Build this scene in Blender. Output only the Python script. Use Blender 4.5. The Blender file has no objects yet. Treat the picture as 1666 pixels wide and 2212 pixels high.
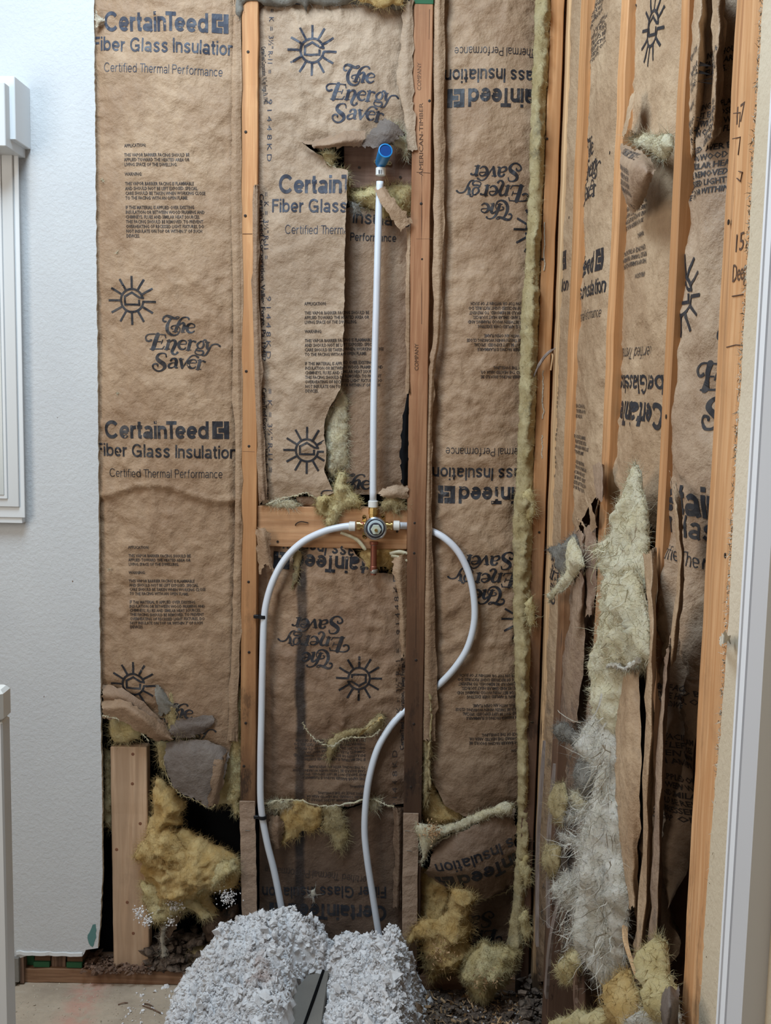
import bpy, bmesh, math, random
import numpy as np
from mathutils import Vector, Matrix
from mathutils.bvhtree import BVHTree
from mathutils.geometry import delaunay_2d_cdt
random.seed(7)
rng = np.random.default_rng(7)
C = bpy.context.scene.collection
sc = bpy.context.scene

# ------------------------------------------------------------------ camera
W, H, F = 1666, 2212, 2395.0
CAM = np.array([0.0, -2.6, 1.43])
PITCH, ROLL = math.radians(6.8), math.radians(1.15)
camd = bpy.data.cameras.new('camera'); cam = bpy.data.objects.new('camera', camd); C.objects.link(cam)
RM = Matrix.Rotation(math.pi/2 - PITCH, 3, 'X') @ Matrix.Rotation(ROLL, 3, 'Z')
cam.matrix_world = Matrix.Translation(Vector(CAM)) @ RM.to_4x4()
camd.sensor_fit = 'HORIZONTAL'; camd.sensor_width = 36; camd.lens = F/W*36; camd.clip_start = .02
sc.camera = cam
RN = np.array(RM)

# ------------------------------------------------------------------ light
world = bpy.data.worlds.new('world'); sc.world = world; world.use_nodes = True
world.node_tree.nodes['Background'].inputs[0].default_value = (1.0, .92, .84, 1)
world.node_tree.nodes['Background'].inputs[1].default_value = .12
def area(name, loc, target, size, power, col):
    l = bpy.data.lights.new(name, 'AREA'); l.shape = 'RECTANGLE'; l.size, l.size_y = size; l.energy = power; l.color = col
    o = bpy.data.objects.new(name, l); C.objects.link(o); o.location = loc
    o.rotation_euler = (Vector(target)-Vector(loc)).to_track_quat('-Z', 'Y').to_euler(); return o
area('window_light', (-.62, -1.05, 3.0), (-.15, -.25, .9), (.7, .9), 44, (.70, .86, 1.0))
area('room_light', (-1.5, -1.55, 1.65), (.38, -.75, 1.05), (.8, 1.2), 17, (1.0, .93, .84))
sc.view_settings.view_transform = 'Standard'; sc.view_settings.look = 'None'
sc.view_settings.gamma = 1; sc.view_settings.use_curve_mapping = False
sc.view_settings.exposure = 0.0

# ------------------------------------------------------------------ projection helpers
def ray(px, py):
    px = np.asarray(px, float); py = np.asarray(py, float)
    d = np.stack([(px-W/2)/F, -(py-H/2)/F, -np.ones_like(px)], -1)
    return d @ RN.T
def P(px, py, y=0.0):
    r = ray(px, py); return CAM + r*((y-CAM[1])/r[..., 1])[..., None]
def PR(px, py, x):
    r = ray(px, py); return CAM + r*((x-CAM[0])/r[..., 0])[..., None]
def PF(px, py, z=0.0):
    r = ray(px, py); return CAM + r*((z-CAM[2])/r[..., 2])[..., None]
XR = .383
SHIFT = 0.0
FZ = float(P(300, 2127, 0.0)[2])      # floor height under the camera frame
class Plane:
    """local frame: u right, v up, n towards the room"""
    def __init__(s, kind, d): s.kind, s.d = kind, d
    def uv(s, px, py, n=0.0):
        if s.kind == 'b':
            p = P(px, py, s.d-n); return np.stack([p[..., 0], p[..., 2]], -1)
        if s.kind == 'f':
            p = PF(px, py, s.d+n); return np.stack([p[..., 0], p[..., 1]], -1)
        p = PR(px, py, s.d-n); return np.stack([-p[..., 1], p[..., 2]], -1)
    def w(s, uv, n):
        uv = np.asarray(uv, float); n = np.broadcast_to(n, uv.shape[:-1])
        if s.kind == 'b': return np.stack([uv[..., 0], s.d-n, uv[..., 1]], -1)
        if s.kind == 'f': return np.stack([uv[..., 0], uv[..., 1], s.d+n], -1)
        return np.stack([s.d-n, -uv[..., 0], uv[..., 1]], -1)
    def normal(s): return {'b': Vector((0, -1, 0)), 'r': Vector((-1, 0, 0)), 'f': Vector((0, 0, 1))}[s.kind]
def project(p):
    d = (np.asarray(p, float)-CAM)@RN; return d[..., 0]/-d[..., 2]*F+W/2, -d[..., 1]/-d[..., 2]*F+H/2
def vcol(pl, px, row, ref=820):
    """photo column at another row of the plumb line that crosses (px, ref) on the plane"""
    u = pl.uv(float(px), float(ref))[0]; lo, hi = -2.0, 5.0
    for _ in range(40):
        m_ = (lo+hi)/2; y = project(pl.w(np.array([u, m_]), 0.0))[1]
        if y > row: lo = m_
        else: hi = m_
    return (float(project(pl.w(np.array([u, lo]), 0.0))[0]), float(row))
def back(d): return Plane('b', d)
def right(d): return Plane('r', XR+d)
def fl(d=0): return Plane('f', FZ+d)

# ------------------------------------------------------------------ noise
def _h(ix, iy, s):
    n = (ix*374761393 + iy*668265263 + s*1274126177) & 0xFFFFFFFF
    n = ((n ^ (n >> 13))*1274126177) & 0xFFFFFFFF
    return ((n ^ (n >> 16)) & 0xFFFF)/65535.0
def vn(x, y, s=0):
    x = np.asarray(x, float); y = np.asarray(y, float)
    ix = np.floor(x).astype(np.int64); iy = np.floor(y).astype(np.int64); fx = x-ix; fy = y-iy
    fx = fx*fx*fx*(fx*(fx*6-15)+10); fy = fy*fy*fy*(fy*(fy*6-15)+10)
    a, b, c, d = _h(ix, iy, s), _h(ix+1, iy, s), _h(ix, iy+1, s), _h(ix+1, iy+1, s)
    return (a+(b-a)*fx)*(1-fy) + (c+(d-c)*fx)*fy
def fbm(x, y, s=0, o=3):
    t = 0; a = .5; 
    for k in range(o): t = t+a*vn(x*2**k+17*k, y*2**k-9*k, s+k*31); a *= .5
    return t/(1-.5**o)
def ridge(x, y, s=0):
    wx = x+1.3*(fbm(x*.6, y*.6, s+5)-.5); wy = y+1.3*(fbm(x*.6+9, y*.6, s+6)-.5)
    return (1-np.abs(2*vn(wx, wy, s)-1))**2
def wrinkle(u, v, s, amp, sc_=1.0):
    u = u/sc_; v = v/sc_
    a = ridge(u*17+v*6, v*13-u*5, s)-.35
    b = ridge(u*34-v*12, v*27+u*14, s+3)-.35
    c = ridge(u*75+v*25, v*60-u*20, s+8)-.35
    big = fbm(u*6, v*4, s+9, 2)-.5
    mask = .35+1.1*fbm(u*5, v*5, s+4, 2)
    return amp*(1.7*big + mask*(1.15*a+.85*b+.45*c))

# ------------------------------------------------------------------ object helpers
def prop(o, label=None, cat=None, group=None, kind=None):
    if label: o['label'] = label
    if cat: o['category'] = cat
    if group: o['group'] = group
    if kind: o['kind'] = kind
    return o
def thing(name, label, cat, loc, group=None):
    o = bpy.data.objects.new(name, None); o.empty_display_size = .05; C.objects.link(o)
    o.location = Vector([float(c) for c in loc]); prop(o, label, cat, group); return o
def mk(name, verts, faces, mat, parent=None, smooth=False, label=None):
    me = bpy.data.meshes.new(name)
    verts = np.asarray(verts, float)
    me.from_pydata(verts.tolist(), [], [tuple(int(i) for i in f) for f in faces] if not isinstance(faces, list) else faces)
    if mat: me.materials.append(mat)
    if smooth: me.shade_smooth()
    me.update()
    o = bpy.data.objects.new(name, me); C.objects.link(o)
    if parent is not None:
        o.parent = parent
        L = parent.location.copy() if parent.parent is None else Vector((0, 0, 0))
        # put the origin of the part at the root of its thing
        o.matrix_parent_inverse = Matrix.Translation(-L)
    if label: o['label'] = label
    return o
def join(parts):
    V = []; Fc = []; n = 0
    for v, f in parts:
        v = np.asarray(v, float); V.append(v); Fc += [tuple(i+n for i in q) for q in f]; n += len(v)
    return np.concatenate(V), Fc
def boxm(lo, hi, c=.0015, seg=1, jit=0.0, lean=(0, 0), axis=2):
    """chamfered box, long axis subdivided and slightly uneven; lean shifts x,y at the far end"""
    lo = np.array(lo, float); hi = np.array(hi, float)
    ax = [i for i in range(3) if i != axis]
    a0, b0, a1, b1 = lo[ax[0]], lo[ax[1]], hi[ax[0]], hi[ax[1]]
    ring = [(a0+c, b0), (a1-c, b0), (a1, b0+c), (a1, b1-c), (a1-c, b1), (a0+c, b1), (a0, b1-c), (a0, b0+c)]
    ts = [0.0] + [min(1, c/(hi[axis]-lo[axis]))] + [k/seg for k in range(1, seg)] + [1-min(1, c/(hi[axis]-lo[axis])), 1.0]
    V = []; 
    ca, cb = (a0+a1)/2, (b0+b1)/2
    for k, t in enumerate(ts):
        sh = 1-(2*c/max(a1-a0, 1e-6) if k in (0, len(ts)-1) else 0)
        sh2 = 1-(2*c/max(b1-b0, 1e-6) if k in (0, len(ts)-1) else 0)
        ja, jb = rng.normal(0, jit, 2) if 1 < k < len(ts)-2 else (0, 0)
        for a, b in ring:
            p = [0, 0, 0]; p[axis] = lo[axis]+(hi[axis]-lo[axis])*t
            p[ax[0]] = ca+(a-ca)*sh+ja+lean[0]*t; p[ax[1]] = cb+(b-cb)*sh2+jb+lean[1]*t
            V.append(p)
    Fc = []
    for k in range(len(ts)-1):
        for i in range(8): Fc.append((k*8+i, k*8+(i+1) % 8, (k+1)*8+(i+1) % 8, (k+1)*8+i))
    Fc.append(tuple(range(7, -1, -1))); Fc.append(tuple((len(ts)-1)*8+i for i in range(8)))
    return np.array(V), Fc
def catmull(pts, n=8):
    pts = np.asarray(pts, float)
    if len(pts) < 3:
        return np.array([pts[0]+(pts[-1]-pts[0])*t for t in np.linspace(0, 1, n+1)])
    q = np.concatenate([[2*pts[0]-pts[1]], pts, [2*pts[-1]-pts[-2]]]); out = []
    for i in range(1, len(q)-2):
        for k in range(n):
            t = k/n; a, b, c, d = q[i-1], q[i], q[i+1], q[i+2]
            out.append(.5*((2*b)+(-a+c)*t+(2*a-5*b+4*c-d)*t*t+(-a+3*b-3*c+d)*t**3))
    out.append(pts[-1]); return np.array(out)
def tubem(path, r, n=12, caps=True):
    path = np.asarray(path, float); V = []; Fc = []
    T = np.gradient(path, axis=0); T /= np.linalg.norm(T, axis=1)[:, None]+1e-12
    up = np.array([0.13, .99, .05]); 
    r = np.broadcast_to(r, (len(path),))
    for p, t, rr in zip(path, T, r):
        a = np.cross(up, t); a /= np.linalg.norm(a)+1e-12; b = np.cross(t, a)
        for k in range(n):
            th = 2*math.pi*k/n; V.append(p+rr*(math.cos(th)*a+math.sin(th)*b))
    for i in range(len(path)-1):
        for k in range(n): Fc.append((i*n+k, i*n+(k+1) % n, (i+1)*n+(k+1) % n, (i+1)*n+k))
    if caps: Fc.append(tuple(range(n-1, -1, -1))); Fc.append(tuple((len(path)-1)*n+k for k in range(n)))
    return np.array(V), Fc
def lathem(cen, axis, prof, n=32):
    """prof: (radius, distance along axis)"""
    axis = np.array(axis, float); axis /= np.linalg.norm(axis)
    h = np.array([0, 0, 1.0]) if abs(axis[2]) < .9 else np.array([1.0, 0, 0])
    a = np.cross(h, axis); a /= np.linalg.norm(a); b = np.cross(axis, a); V = []; Fc = []
    for r, t in prof:
        for k in range(n):
            th = 2*math.pi*k/n; V.append(np.array(cen)+axis*t+r*(math.cos(th)*a+math.sin(th)*b))
    for i in range(len(prof)-1):
        for k in range(n): Fc.append((i*n+k, i*n+(k+1) % n, (i+1)*n+(k+1) % n, (i+1)*n+k))
    Fc.append(tuple(range(n-1, -1, -1))); Fc.append(tuple((len(prof)-1)*n+k for k in range(n)))
    return np.array(V), Fc

# ------------------------------------------------------------------ materials
def mat(name, col, rough=.7, metal=0, spec=.3):
    m = bpy.data.materials.new(name); m.use_nodes = True; b = m.node_tree.nodes['Principled BSDF']
    b.inputs['Base Color'].default_value = (*col, 1); b.inputs['Roughness'].default_value = rough
    b.inputs['Metallic'].default_value = metal; b.inputs['Specular IOR Level'].default_value = spec
    return m
class N:
    def __init__(s, m): s.t = m.node_tree; s.b = s.t.nodes['Principled BSDF']
    def n(s, kind, **kw):
        x = s.t.nodes.new(kind)
        for k, v in kw.items(): setattr(x, k, v)
        return x
    def l(s, a, b): s.t.links.new(a, b)
    def pos(s, scale=(1, 1, 1), rot=(0, 0, 0)):
        g = s.n('ShaderNodeNewGeometry'); mp = s.n('ShaderNodeMapping'); mp.inputs['Scale'].default_value = scale
        mp.inputs['Rotation'].default_value = rot
        s.l(g.outputs['Position'], mp.inputs['Vector']); return mp.outputs[0]
    def noise(s, scale, vec, detail=4, rough=.6, dist=0):
        x = s.n('ShaderNodeTexNoise'); x.inputs['Scale'].default_value = scale; x.inputs['Detail'].default_value = detail
        x.inputs['Roughness'].default_value = rough; x.inputs['Distortion'].default_value = dist
        s.l(vec, x.inputs['Vector']); return x.outputs['Fac']
    def ramp(s, fac, stops):
        x = s.n('ShaderNodeValToRGB'); e = x.color_ramp.elements
        while len(e) < len(stops): e.new(.5)
        for k, (p, c) in enumerate(stops): e[k].position = p; e[k].color = (*c, 1) if len(c) == 3 else c
        s.l(fac, x.inputs[0]); return x.outputs[0]
    def mix(s, fac, a, b, mode='MIX'):
        x = s.n('ShaderNodeMix', data_type='RGBA', blend_type=mode)
        for sock, v in ((x.inputs[0], fac), (x.inputs[6], a), (x.inputs[7], b)):
            if hasattr(v, 'is_linked'): s.l(v, sock)
            elif isinstance(v, (int, float)): sock.default_value = v
            else: sock.default_value = (*v, 1)
        return x.outputs[2]
    def math(s, op, a, b=0.0, clamp=False):
        x = s.n('ShaderNodeMath', operation=op); x.use_clamp = clamp
        for sock, v in ((x.inputs[0], a), (x.inputs[1], b)):
            if hasattr(v, 'is_linked'): s.l(v, sock)
            else: sock.default_value = v
        return x.outputs[0]
    def mapr(s, v, a, b, c=0.0, d=1.0):
        x = s.n('ShaderNodeMapRange'); x.interpolation_type = 'SMOOTHSTEP'; s.l(v, x.inputs[0])
        for i, q in enumerate((a, b, c, d)): x.inputs[i+1].default_value = q
        return x.outputs[0]
    def xyz(s):
        g = s.n('ShaderNodeNewGeometry'); x = s.n('ShaderNodeSeparateXYZ'); s.l(g.outputs['Position'], x.inputs[0]); return x.outputs
    def bump(s, h, strength=.3, dist=.002):
        x = s.n('ShaderNodeBump'); x.inputs['Strength'].default_value = strength; x.inputs['Distance'].default_value = dist
        s.l(h, x.inputs['Height']); s.l(x.outputs[0], s.b.inputs['Normal'])
    def col(s, c): s.l(c, s.b.inputs['Base Color'])

def paper_mat(name, c1=(.315, .198, .118), c2=(.44, .30, .19), stripe=None, mold=0.0, low_dark=None):
    m = mat(name, c1, .62, 0, .35); n = N(m)
    big = n.noise(5, n.pos(), 5, .6); fine = n.noise(60, n.pos(), 4, .7); fib = n.noise(260, n.pos((1, 1, .25)), 2, .6)
    c = n.mix(n.mapr(big, .35, .68), c1, c2)
    c = n.mix(n.mapr(fine, .35, .75, 0, .35), c, tuple(x*.72 for x in c1))
    c = n.mix(n.mapr(fib, .55, .8, 0, .25), c, tuple(min(1, x*1.25) for x in c2))
    o = n.xyz()
    if low_dark is not None:         # paper gets darker below a ragged height
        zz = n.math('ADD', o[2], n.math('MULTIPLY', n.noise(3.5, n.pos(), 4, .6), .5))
        c = n.mix(n.mapr(zz, low_dark[0], low_dark[1], low_dark[2], 0.0), c, (.075, .047, .033))
    if mold:
        sp = n.noise(26, n.pos(), 6, .75); f = n.math('MULTIPLY', n.mapr(sp, .5, .66), mold)
        zz = n.mapr(o[2], .25, 1.15, 1.0, .0); f = n.math('MULTIPLY', f, zz)
        c = n.mix(f, c, (.03, .032, .036))
    if stripe:  # black vertical band with uneven edges
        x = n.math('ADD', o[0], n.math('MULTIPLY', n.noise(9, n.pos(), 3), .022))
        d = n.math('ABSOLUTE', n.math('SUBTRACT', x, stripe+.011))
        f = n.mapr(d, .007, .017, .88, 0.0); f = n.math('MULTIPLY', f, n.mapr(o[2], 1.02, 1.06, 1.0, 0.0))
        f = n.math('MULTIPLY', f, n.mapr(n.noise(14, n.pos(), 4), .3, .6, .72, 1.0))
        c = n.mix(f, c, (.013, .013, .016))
    n.col(c)
    def rid(sc_, scl, rot, det=3):
        x = n.n('ShaderNodeTexNoise'); x.noise_type = 'RIDGED_MULTIFRACTAL'; x.normalize = True
        x.inputs['Scale'].default_value = sc_; x.inputs['Detail'].default_value = det; x.inputs['Roughness'].default_value = .5; x.inputs['Distortion'].default_value = .35
        n.l(n.pos(scl, rot), x.inputs['Vector']); return x.outputs['Fac']
    h = n.math('ADD', n.math('MULTIPLY', rid(9, (1, 1, 1.7), (.3, .5, .2)), .9), n.math('MULTIPLY', rid(21, (1, 1, .8), (.9, .1, .4)), .45))
    h = n.math('ADD', h, n.math('MULTIPLY', n.noise(42, n.pos(rot=(.3, .5, .2)), 5, .62), .75))
    n.bump(h, .8, .010)
    return m
M = {}
M['paper'] = paper_mat('kraft_paper', low_dark=(.1, 1.3, .85))
M['paper_top'] = paper_mat('kraft_paper_dusty', (.34, .235, .155), (.47, .345, .24))
M['paper_dark'] = paper_mat('kraft_paper_recessed', (.26, .165, .105), (.36, .245, .16), low_dark=(.0, 1.2, .75))
M['paper_stripe'] = paper_mat('kraft_paper_streaked', (.30, .185, .115), (.43, .285, .18), stripe=float(P(651, 1500, .03)[0]), low_dark=(.2, 1.4, .86))
M['paper_right'] = paper_mat('kraft_paper_side', (.36, .235, .14), (.48, .34, .215), mold=.7, low_dark=(.1, 1.1, .8))
M['paper_crushed'] = paper_mat('kraft_paper_crushed', (.34, .23, .15), (.46, .34, .235), mold=.85)
M['paper_mold'] = paper_mat('kraft_paper_mouldy', (.24, .155, .11), (.40, .28, .19), mold=1.0, low_dark=(.1, 1.6, .75))
M['paper_back'] = paper_mat('kraft_paper_tarred_back', (.13, .10, .083), (.20, .165, .14))
M['tan'] = paper_mat('cardboard', (.34, .235, .165), (.42, .30, .215))
def print_mat(name, c1, c2):
    m = mat(name, c1, .5, 0, .35); n = N(m); n.col(n.mix(n.mapr(n.noise(18, n.pos(), 6, .8), .45, .78), c1, c2)); return m
M['ink'] = print_mat('printing_ink', (.022, .023, .029), (.085, .07, .062))
M['ink_blue'] = print_mat('printing_ink_blue', (.04, .047, .07), (.115, .11, .115))
M['ink_small'] = print_mat('printing_ink_small', (.055, .042, .037), (.12, .09, .07))

def wood_mat(name, c1, c2, axis='z', stain=0.0, stain_z=(0, .9), knots=True, dark=(.045, .025, .016), gs=1.0):
    m = mat(name, c1, .62, 0, .3); n = N(m)
    s = {'z': (1, 1, .045), 'x': (.045, 1, 1), 'y': (1, .045, 1)}[axis]
    g = n.noise(95*gs, n.pos(s), 5, .62, .6); g2 = n.noise(22*gs, n.pos(s), 3, .5, 1.2)
    c = n.mix(n.mapr(g, .38, .66), c1, c2)
    c = n.mix(n.mapr(g2, .45, .62, 0, .6), c, tuple(x*.68 for x in c1))
    if knots:
        v = n.n('ShaderNodeTexVoronoi'); v.inputs['Scale'].default_value = 5.5; n.l(n.pos(tuple(.45 if q < 1 else 1 for q in s)), v.inputs['Vector'])
        c = n.mix(n.mapr(v.outputs['Distance'], .03, .075, .85, 0), c, (.11, .05, .025))
    d = n.noise(9, n.pos(), 6, .7); c = n.mix(n.mapr(d, .55, .8, 0, .35), c, tuple(x*.5 for x in c1))
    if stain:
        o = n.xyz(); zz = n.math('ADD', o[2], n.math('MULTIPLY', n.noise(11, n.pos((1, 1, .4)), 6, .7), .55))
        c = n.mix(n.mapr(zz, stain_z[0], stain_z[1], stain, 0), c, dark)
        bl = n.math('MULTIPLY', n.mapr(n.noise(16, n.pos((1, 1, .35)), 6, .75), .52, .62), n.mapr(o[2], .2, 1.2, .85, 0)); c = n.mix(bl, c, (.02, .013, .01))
    n.col(c); n.bump(g, .35, .0015); return m
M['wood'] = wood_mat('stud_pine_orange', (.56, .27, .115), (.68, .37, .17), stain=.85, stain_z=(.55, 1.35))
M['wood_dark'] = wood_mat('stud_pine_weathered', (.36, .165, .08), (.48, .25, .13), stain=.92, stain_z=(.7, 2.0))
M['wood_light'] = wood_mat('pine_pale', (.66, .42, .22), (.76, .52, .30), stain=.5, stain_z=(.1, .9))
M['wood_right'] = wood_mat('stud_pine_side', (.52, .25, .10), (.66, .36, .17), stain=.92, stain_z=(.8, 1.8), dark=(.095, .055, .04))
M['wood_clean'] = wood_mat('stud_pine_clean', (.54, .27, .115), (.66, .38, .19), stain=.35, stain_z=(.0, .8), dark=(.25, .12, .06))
M['wood_new'] = wood_mat('new_pine', (.50, .33, .21), (.60, .42, .28), knots=True)
M['wood_new_z'] = M['wood_new']
M['wood_block'] = wood_mat('block_pine', (.50, .26, .125), (.62, .36, .19), axis='x', gs=.8)
M['wood_old'] = wood_mat('old_plank', (.16, .09, .062), (.23, .14, .10), axis='x')
M['wood_plate'] = wood_mat('plate_pine', (.20, .105, .058), (.29, .165, .095), axis='x')
M['wood_rot'] = wood_mat('rotten_wood', (.13, .075, .05), (.24, .15, .105), gs=1.4)
M['wood_grey'] = wood_mat('grey_split_wood', (.22, .17, .145), (.33, .27, .24), gs=1.4)

def fibre_mat(name, c1, c2, c3, dirt=0.25):
    m = mat(name, c1, .95, 0, .05); n = N(m)
    a = n.noise(24, n.pos(), 5, .65); b = n.noise(150, n.pos(), 3, .7); d = n.noise(10, n.pos(), 6, .75)
    c = n.mix(n.mapr(a, .3, .7), c1, c2); c = n.mix(n.mapr(b, .5, .8, 0, .5), c, tuple(x*.75 for x in c1))
    c = n.mix(n.mapr(d, .52, .72, 0, dirt), c, c3); n.col(c); n.bump(n.noise(120, n.pos(), 8, .8), 1.0, .006)
    n.b.inputs['Subsurface Weight'].default_value = .12; n.b.inputs['Subsurface Radius'].default_value = (.01, .008, .005)
    n.b.inputs['Subsurface Scale'].default_value = .5
    return m
M['fibre'] = fibre_mat('fibreglass_yellow', (.74, .59, .28), (.86, .75, .44), (.40, .30, .16), .3)
M['fibre_amber'] = fibre_mat('fibreglass_amber', (.66, .43, .16), (.82, .62, .30), (.36, .24, .12), .35)
M['fibre_pale'] = fibre_mat('fibreglass_pale', (.80, .70, .45), (.90, .84, .64), (.42, .36, .27), .3)
M['fibre_white'] = fibre_mat('fibreglass_white', (.74, .69, .57), (.88, .84, .75), (.26, .25, .24), .6)
M['fibre_grey'] = fibre_mat('fibreglass_grey', (.22, .20, .17), (.37, .345, .30), (.10, .09, .08), .6)
M['fibre_dust'] = fibre_mat('fibreglass_dusty_edge', (.50, .385, .19), (.66, .55, .32), (.17, .15, .115), .75)
def drywall_mat(name, c1, c2, bs=.5, stains=True):
    m = mat(name, c1, .75, 0, .25); n = N(m)
    c = n.mix(n.mapr(n.noise(2.5, n.pos(), 3), .4, .7), c1, c2)
    if stains: c = n.mix(n.mapr(n.noise(7, n.pos(), 6, .7), .62, .8, 0, .35), c, tuple(x*.75 for x in c1))
    n.col(c)
    o1 = n.noise(120, n.pos(), 4, .6, .3); n.bump(n.mapr(o1, .35, .68), bs, .0012); return m
M['drywall'] = drywall_mat('textured_white_paint', (.565, .575, .585), (.60, .61, .615), .4, False)
M['drywall_edge'] = drywall_mat('gypsum_edge', (.50, .43, .33), (.62, .56, .46), 1.0)
M['drywall_beige'] = drywall_mat('unpainted_board', (.58, .49, .36), (.66, .57, .44), .35)
M['white'] = mat('white_gloss_paint', (.70, .72, .73), .35, 0, .4)
M['white_door'] = mat('white_cabinet_door', (.62, .63, .63), .4, 0, .4)
M['white_trim'] = mat('white_vinyl', (.84, .86, .90), .35, 0, .4)
M['trim_shade'] = mat('vinyl_groove_shade', (.60, .60, .62), .4, 0, .4)
M['mirror'] = mat('cabinet_door_panel', (.55, .57, .55), .2, 0, .5)
M['black'] = mat('black_felt', (.008, .008, .009), .95, 0, .05)
M['clamp'] = mat('black_plastic', (.012, .012, .014), .45)
M['ink_pen'] = mat('pencil_mark', (.10, .055, .035), .8)
M['nail'] = mat('nail_head', (.05, .04, .035), .5, .6)
M['green'] = mat('green_lumber_paint', (.03, .12, .055), .7)
M['teal'] = mat('teal_board_paper', (.10, .22, .21), .8)
m = mat('pex_white', (.72, .78, .86), .32, 0, .5); M['pex'] = m; n = N(m)
m.node_tree.nodes['Principled BSDF'].inputs['Subsurface Weight'].default_value = .2
m.node_tree.nodes['Principled BSDF'].inputs['Subsurface Radius'].default_value = (.02, .02, .02)
m.node_tree.nodes['Principled BSDF'].inputs['Subsurface Scale'].default_value = .3
n.col(n.mix(n.mapr(n.noise(6, n.pos((1, 1, .4)), 4), .5, .7, 0, .35), (.72, .77, .84), (.55, .42, .42)))
M['pex_ring'] = mat('pex_sleeve', (.74, .74, .71), .4, 0, .5)
M['brass'] = mat('brass', (.78, .55, .22), .22, 1)
M['brass_dull'] = mat('brass_dull', (.50, .40, .22), .4, 1)
M['chrome'] = mat('chrome', (.55, .56, .60), .22, 1)
M['chrome_dark'] = mat('dark_ring', (.10, .10, .13), .35, .6)
M['pale_plastic'] = mat('pale_grey_plastic', (.48, .58, .62), .35)
M['pale_green'] = mat('pale_green_plastic', (.50, .56, .48), .4)
M['copper'] = mat('tarnished_copper', (.32, .12, .08), .45, .8)
M['solder'] = mat('solder', (.45, .45, .42), .4, .8)
M['blue'] = mat('blue_plastic', (.02, .25, .62), .3, 0, .5)
M['blue_in'] = mat('blue_plastic_inside', (.005, .05, .22), .4)
M['red'] = mat('red_print', (.55, .15, .12), .6)
# sub floor
m = mat('subfloor', (.40, .34, .27), .85); M['floor'] = m; n = N(m)
c = n.mix(n.mapr(n.noise(6, n.pos((1, 1, 1)), 6, .7), .35, .7), (.50, .41, .31), (.36, .29, .22))
c = n.mix(n.mapr(n.noise(60, n.pos((.3, 1.4, 1)), 4, .7), .5, .8, 0, .5), c, (.52, .46, .38))
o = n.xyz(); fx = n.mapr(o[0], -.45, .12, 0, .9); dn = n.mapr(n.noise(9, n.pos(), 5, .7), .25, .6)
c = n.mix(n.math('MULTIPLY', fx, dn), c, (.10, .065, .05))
pf = PF(170, 2185, FZ)
d = n.math('ABSOLUTE', n.math('SUBTRACT', o[0], float(pf[0]))); f1 = n.mapr(d, .01, .07, .32, 0)
f1 = n.math('MULTIPLY', f1, n.mapr(n.noise(20, n.pos(), 4), .35, .6)); c = n.mix(f1, c, (.62, .16, .13)); n.col(c)
n.bump(n.noise(90, n.pos(), 5, .7), .6, .002)
m = mat('cellulose', (.55, .55, .57), .95, 0, .05); M['cell'] = m; n = N(m)
c = n.mix(n.mapr(n.noise(12, n.pos(), 5, .6), .38, .66), (.86, .86, .87), (.68, .645, .63)); c = n.mix(n.mapr(n.noise(90, n.pos(), 3, .6), .35, .7), c, (.92, .92, .93))
c = n.mix(n.mapr(n.noise(5.5, n.pos(), 3, .6), .62, .74, 0, .7), c, (.42, .26, .20)); n.col(c); n.bump(n.noise(350, n.pos(), 3, .7), .8, .002)
m = mat('rubble', (.1, .08, .07), .95); M['rubble'] = m; n = N(m)
n.col(n.mix(n.mapr(n.noise(60, n.pos(), 4, .7), .3, .7), (.035, .025, .02), (.20, .15, .115)))
M['chip'] = wood_mat('wood_chip', (.50, .30, .15), (.62, .42, .24), gs=2, knots=False)
M['grey_board'] = drywall_mat('grey_board', (.24, .225, .20), (.17, .16, .145), .3)

# ------------------------------------------------------------------ sheets, patches, fluff
def ragged(uv, step, amp, seed, keep=None):
    out = []; n = len(uv)
    for i in range(n):
        a, b = np.array(uv[i]), np.array(uv[(i+1) % n]); L = np.linalg.norm(b-a); k = max(1, int(L/step))
        am = amp if keep is None or i not in keep else amp*.12
        nn = np.array([-(b-a)[1], (b-a)[0]])/(L+1e-9)
        for j in range(k):
            p = a+(b-a)*j/k; q = (fbm(p[0]*55, p[1]*55, seed, 3)-.5)*2*am + rng.normal(0, am*.22)
            out.append(p+nn*q*(0.4 if j == 0 else 1))
    return np.array(out)
def inside(poly, pts):
    x, y = pts[:, 0], pts[:, 1]; r = np.zeros(len(pts), bool); n = len(poly); j = n-1
    for i in range(n):
        xi, yi = poly[i]; xj, yj = poly[j]
        c = ((yi > y) != (yj > y)) & (x < (xj-xi)*(y-yi)/(yj-yi+1e-15)+xi); r ^= c; j = i
    return r
def edist(poly, pts):
    d = np.full(len(pts), 1e9); n = len(poly)
    for i in range(n):
        a = poly[i]; b = poly[(i+1) % n]; ab = b-a; L = (ab**2).sum()+1e-12
        t = np.clip(((pts-a)@ab)/L, 0, 1); d = np.minimum(d, ((pts-a-t[:, None]*ab)**2).sum(1))
    return np.sqrt(d)
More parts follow.
